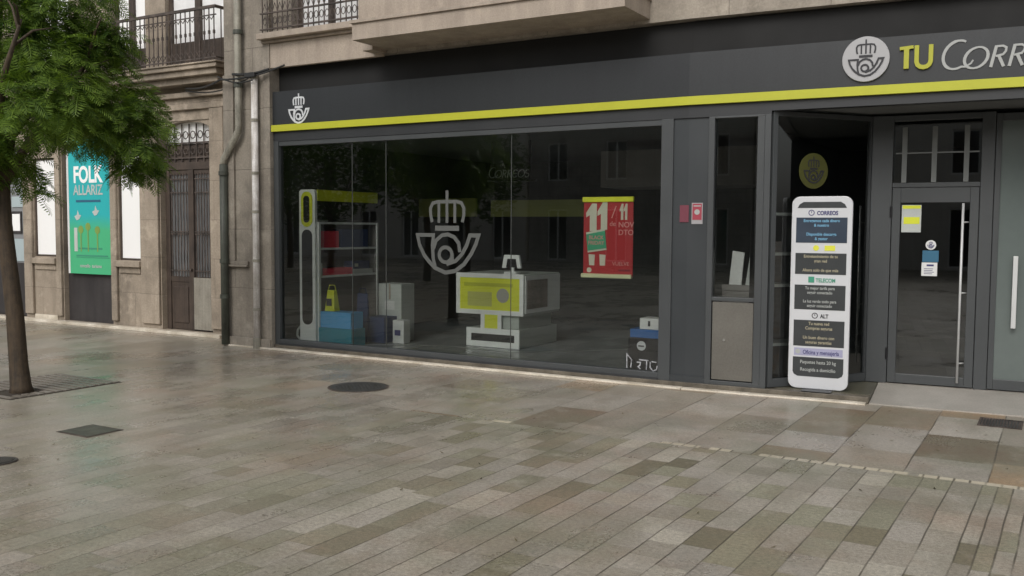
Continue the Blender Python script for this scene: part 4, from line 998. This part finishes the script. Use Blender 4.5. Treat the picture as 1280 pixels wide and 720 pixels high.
# grate round the trunk
t = thing('tree_grate', 'slatted square grate in the paving round the foot of the tree', 'grate', loc=(.2, -3.6, 0))
mb = MB(); mb.box(-.50, .66, -4.35, -3.05, .001, .0025); build('pit', mb, simple('dark_soil', (.05, .04, .03), .9), t)
mb = MB()
for i in range(13):
    y = -4.33+i*.1
    if abs(y+.03+4.03) < .17: mb.box(-.48, .30-.19, y, y+.062, .003, .012); mb.box(.30+.19, .64, y, y+.062, .003, .012)
    else: mb.box(-.48, .64, y, y+.062, .003, .012)
build('slat', mb, simple('wet_grey_slat', (.19, .17, .145), .35, 0., .2, 6.), t)

# ================================================================== OTHER SIDE OF THE SQUARE (seen in the glass)
FO = FA @ Matrix.Translation((9.0, -34., 0)) @ Matrix.Rotation(PI, 4, 'Z')     # X runs the other way, faces the shop
def house(x0, x1, h, mat, label, nst, nw):
    b = thing('town_house', label, 'building', F=FO, loc=((x0+x1)/2, 0, 0), group='houses on the other side of the square')
    w = (x1-x0)/nw; op = []
    for s_ in range(nst):
        z = .1 if s_ == 0 else 1.2+s_*3.1; hh = 2.7 if s_ == 0 else 2.0
        for i in range(nw): op.append((x0+w*(i+.5)-.6, x0+w*(i+.5)+.6, z, z+hh))
    mb = MB(); wall_open(mb, x0, x1, 0, h, 0, op, .25); mb.box(x0, x1, .3, 8, h-.3, h); mb.box(x0, x1, -.2, .3, h-.02, h+.12); mb.box(x0, x0+.2, .26, 8, 0, h-.3); mb.box(x1-.2, x1, .26, 8, 0, h-.3)
    build('wall', mb, mat, b, FO)
    for a, c, z0, z1 in op:
        m1 = MB(); rframe(m1, a, c, z0, z1, .08, .12, .2); m1.box((a+c)/2-.04, (a+c)/2+.04, .12, .2, z0+.08, z1-.08)
        w_ = build('window', m1, 'white_box', b, FO); build('pane', MB().box(a+.05, c-.05, .15, .17, z0+.05, z1-.05), 'blindglass', w_, FO)
house(-22, -7.1, 9.9, 'stone_opp', 'granite house reflected in the shop glass, left part', 3, 5)
house(-7, 7, 8.2, 'render_opp', 'pale rendered house reflected in the shop glass, middle one', 2, 4)
house(7.1, 24, 10.2, 'stone_opp', 'tall granite house reflected in the shop glass, right part', 3, 5)
house(24.2, 46, 9.4, 'render_opp', 'pale rendered house beyond the granite ones, far down the square', 2, 7)
house(46.2, 74, 10.8, 'stone_opp', 'long granite house at the far end of the square', 3, 8)
def street_tree(x, y, sc, label):
    F = FA @ Matrix.Translation((x, y, 0)); r_ = random.Random(int(x*10))
    t = thing('street_tree', label, 'tree', F=F, group='trees on the far side of the square')
    mb = MB(); mb.tube([(0, 0, 0), (.05, 0, 1.2), (0, .05, 2.4), (.05, 0, 4.2)], [.14, .11, .1, .04], 10)
    for a in range(5): mb.tube([(0, 0, 2.2), (.8*math.cos(a*1.26), .8*math.sin(a*1.26), 3.2), (1.3*math.cos(a*1.26), 1.3*math.sin(a*1.26), 4.3)], [.06, .04, .015], 6)
    build('trunk', mb, 'bark', t, F)
    mb = MB()
    for _ in range(2600):
        v = Vector((r_.gauss(0, 1), r_.gauss(0, 1), r_.gauss(0, 1))).normalized()*r_.uniform(.5, 1)**.6
        p = Vector((v.x*1.9*sc, v.y*1.9*sc, 4.1+v.z*1.7*sc+.3*math.sin(5*v.x+3*v.y)))
        a = Vector((r_.uniform(-1, 1), r_.uniform(-1, 1), r_.uniform(-.6, .3))).normalized(); b = a.orthogonal().normalized()
        mb.add([p, p+a*.12+b*.05, p+a*.25, p+a*.12-b*.05], [(0, 1, 2, 3)])
    build('crown', mb, 'leaf_far', t, F, fix=False)
street_tree(-8.5, -15.5, 1.15, 'leafy street tree reflected at the left of the shop window')
street_tree(-10.5, -21, 1.3, 'tall leafy street tree farthest back on the left of the square')
street_tree(-14.5, -17.5, 1.25, 'leafy street tree second from the left among the trees over the square')
street_tree(-19.0, -20.0, 1.35, 'broad leafy street tree leftmost of the trees over the square')
street_tree(15.5, -17.5, 1.1, 'leafy street tree far behind the camera on the entrance side')

# ================================================================== LIGHT, SKY, CAMERA
w = bpy.data.worlds.new('World'); S.world = w; w.use_nodes = True
nt = w.node_tree; nt.nodes.clear()
sky = nt.nodes.new('ShaderNodeTexSky'); sky.sky_type = 'NISHITA'; sky.sun_disc = False
SE, SR = 40, 205
sky.sun_elevation = R(SE); sky.sun_rotation = R(SR); sky.air_density = 1.2; sky.dust_density = 4.; sky.ozone_density = .8
hs = nt.nodes.new('ShaderNodeHueSaturation'); hs.inputs['Saturation'].default_value = .22     # overcast: nearly grey
bg = nt.nodes.new('ShaderNodeBackground'); bg.inputs[1].default_value = .12
ou = nt.nodes.new('ShaderNodeOutputWorld')
nt.links.new(sky.outputs[0], hs.inputs['Color']); nt.links.new(hs.outputs[0], bg.inputs[0]); nt.links.new(bg.outputs[0], ou.inputs[0])
sl = bpy.data.lights.new('Sun', 'SUN'); sl.energy = .7; sl.angle = R(25); sl.color = (1., .96, .90)
so = bpy.data.objects.new('Sun', sl); COL.objects.link(so)
sd = Vector((math.sin(R(SR))*math.cos(R(SE)), math.cos(R(SR))*math.cos(R(SE)), math.sin(R(SE))))   # towards the sun
so.rotation_euler = sd.to_track_quat('Z', 'Y').to_euler()

cd = bpy.data.cameras.new('Camera'); cam = bpy.data.objects.new('Camera', cd); COL.objects.link(cam)
cd.sensor_width = 36.; cd.lens = 1160./1280.*36.; cd.clip_end = 600.; cd.clip_start = .05
rt = Vector((.99997952, .000407445, .006386973)); up = Vector((-.00639999, .06366239, .99795097)); fw = Vector((0., .99797141, -.06366369))
mat = Matrix((rt, up, -fw)).transposed().to_4x4(); mat.translation = (0, 0, 1.75)
cam.matrix_world = mat
S.camera = cam
S.view_settings.view_transform = 'Standard'; S.view_settings.look = 'None'; S.view_settings.gamma = 1.
S.view_settings.use_curve_mapping = False
S.view_settings.exposure = 0.2
S.render.resolution_x = 1024; S.render.resolution_y = 576
S.cycles.max_bounces = 10; S.cycles.transparent_max_bounces = 16
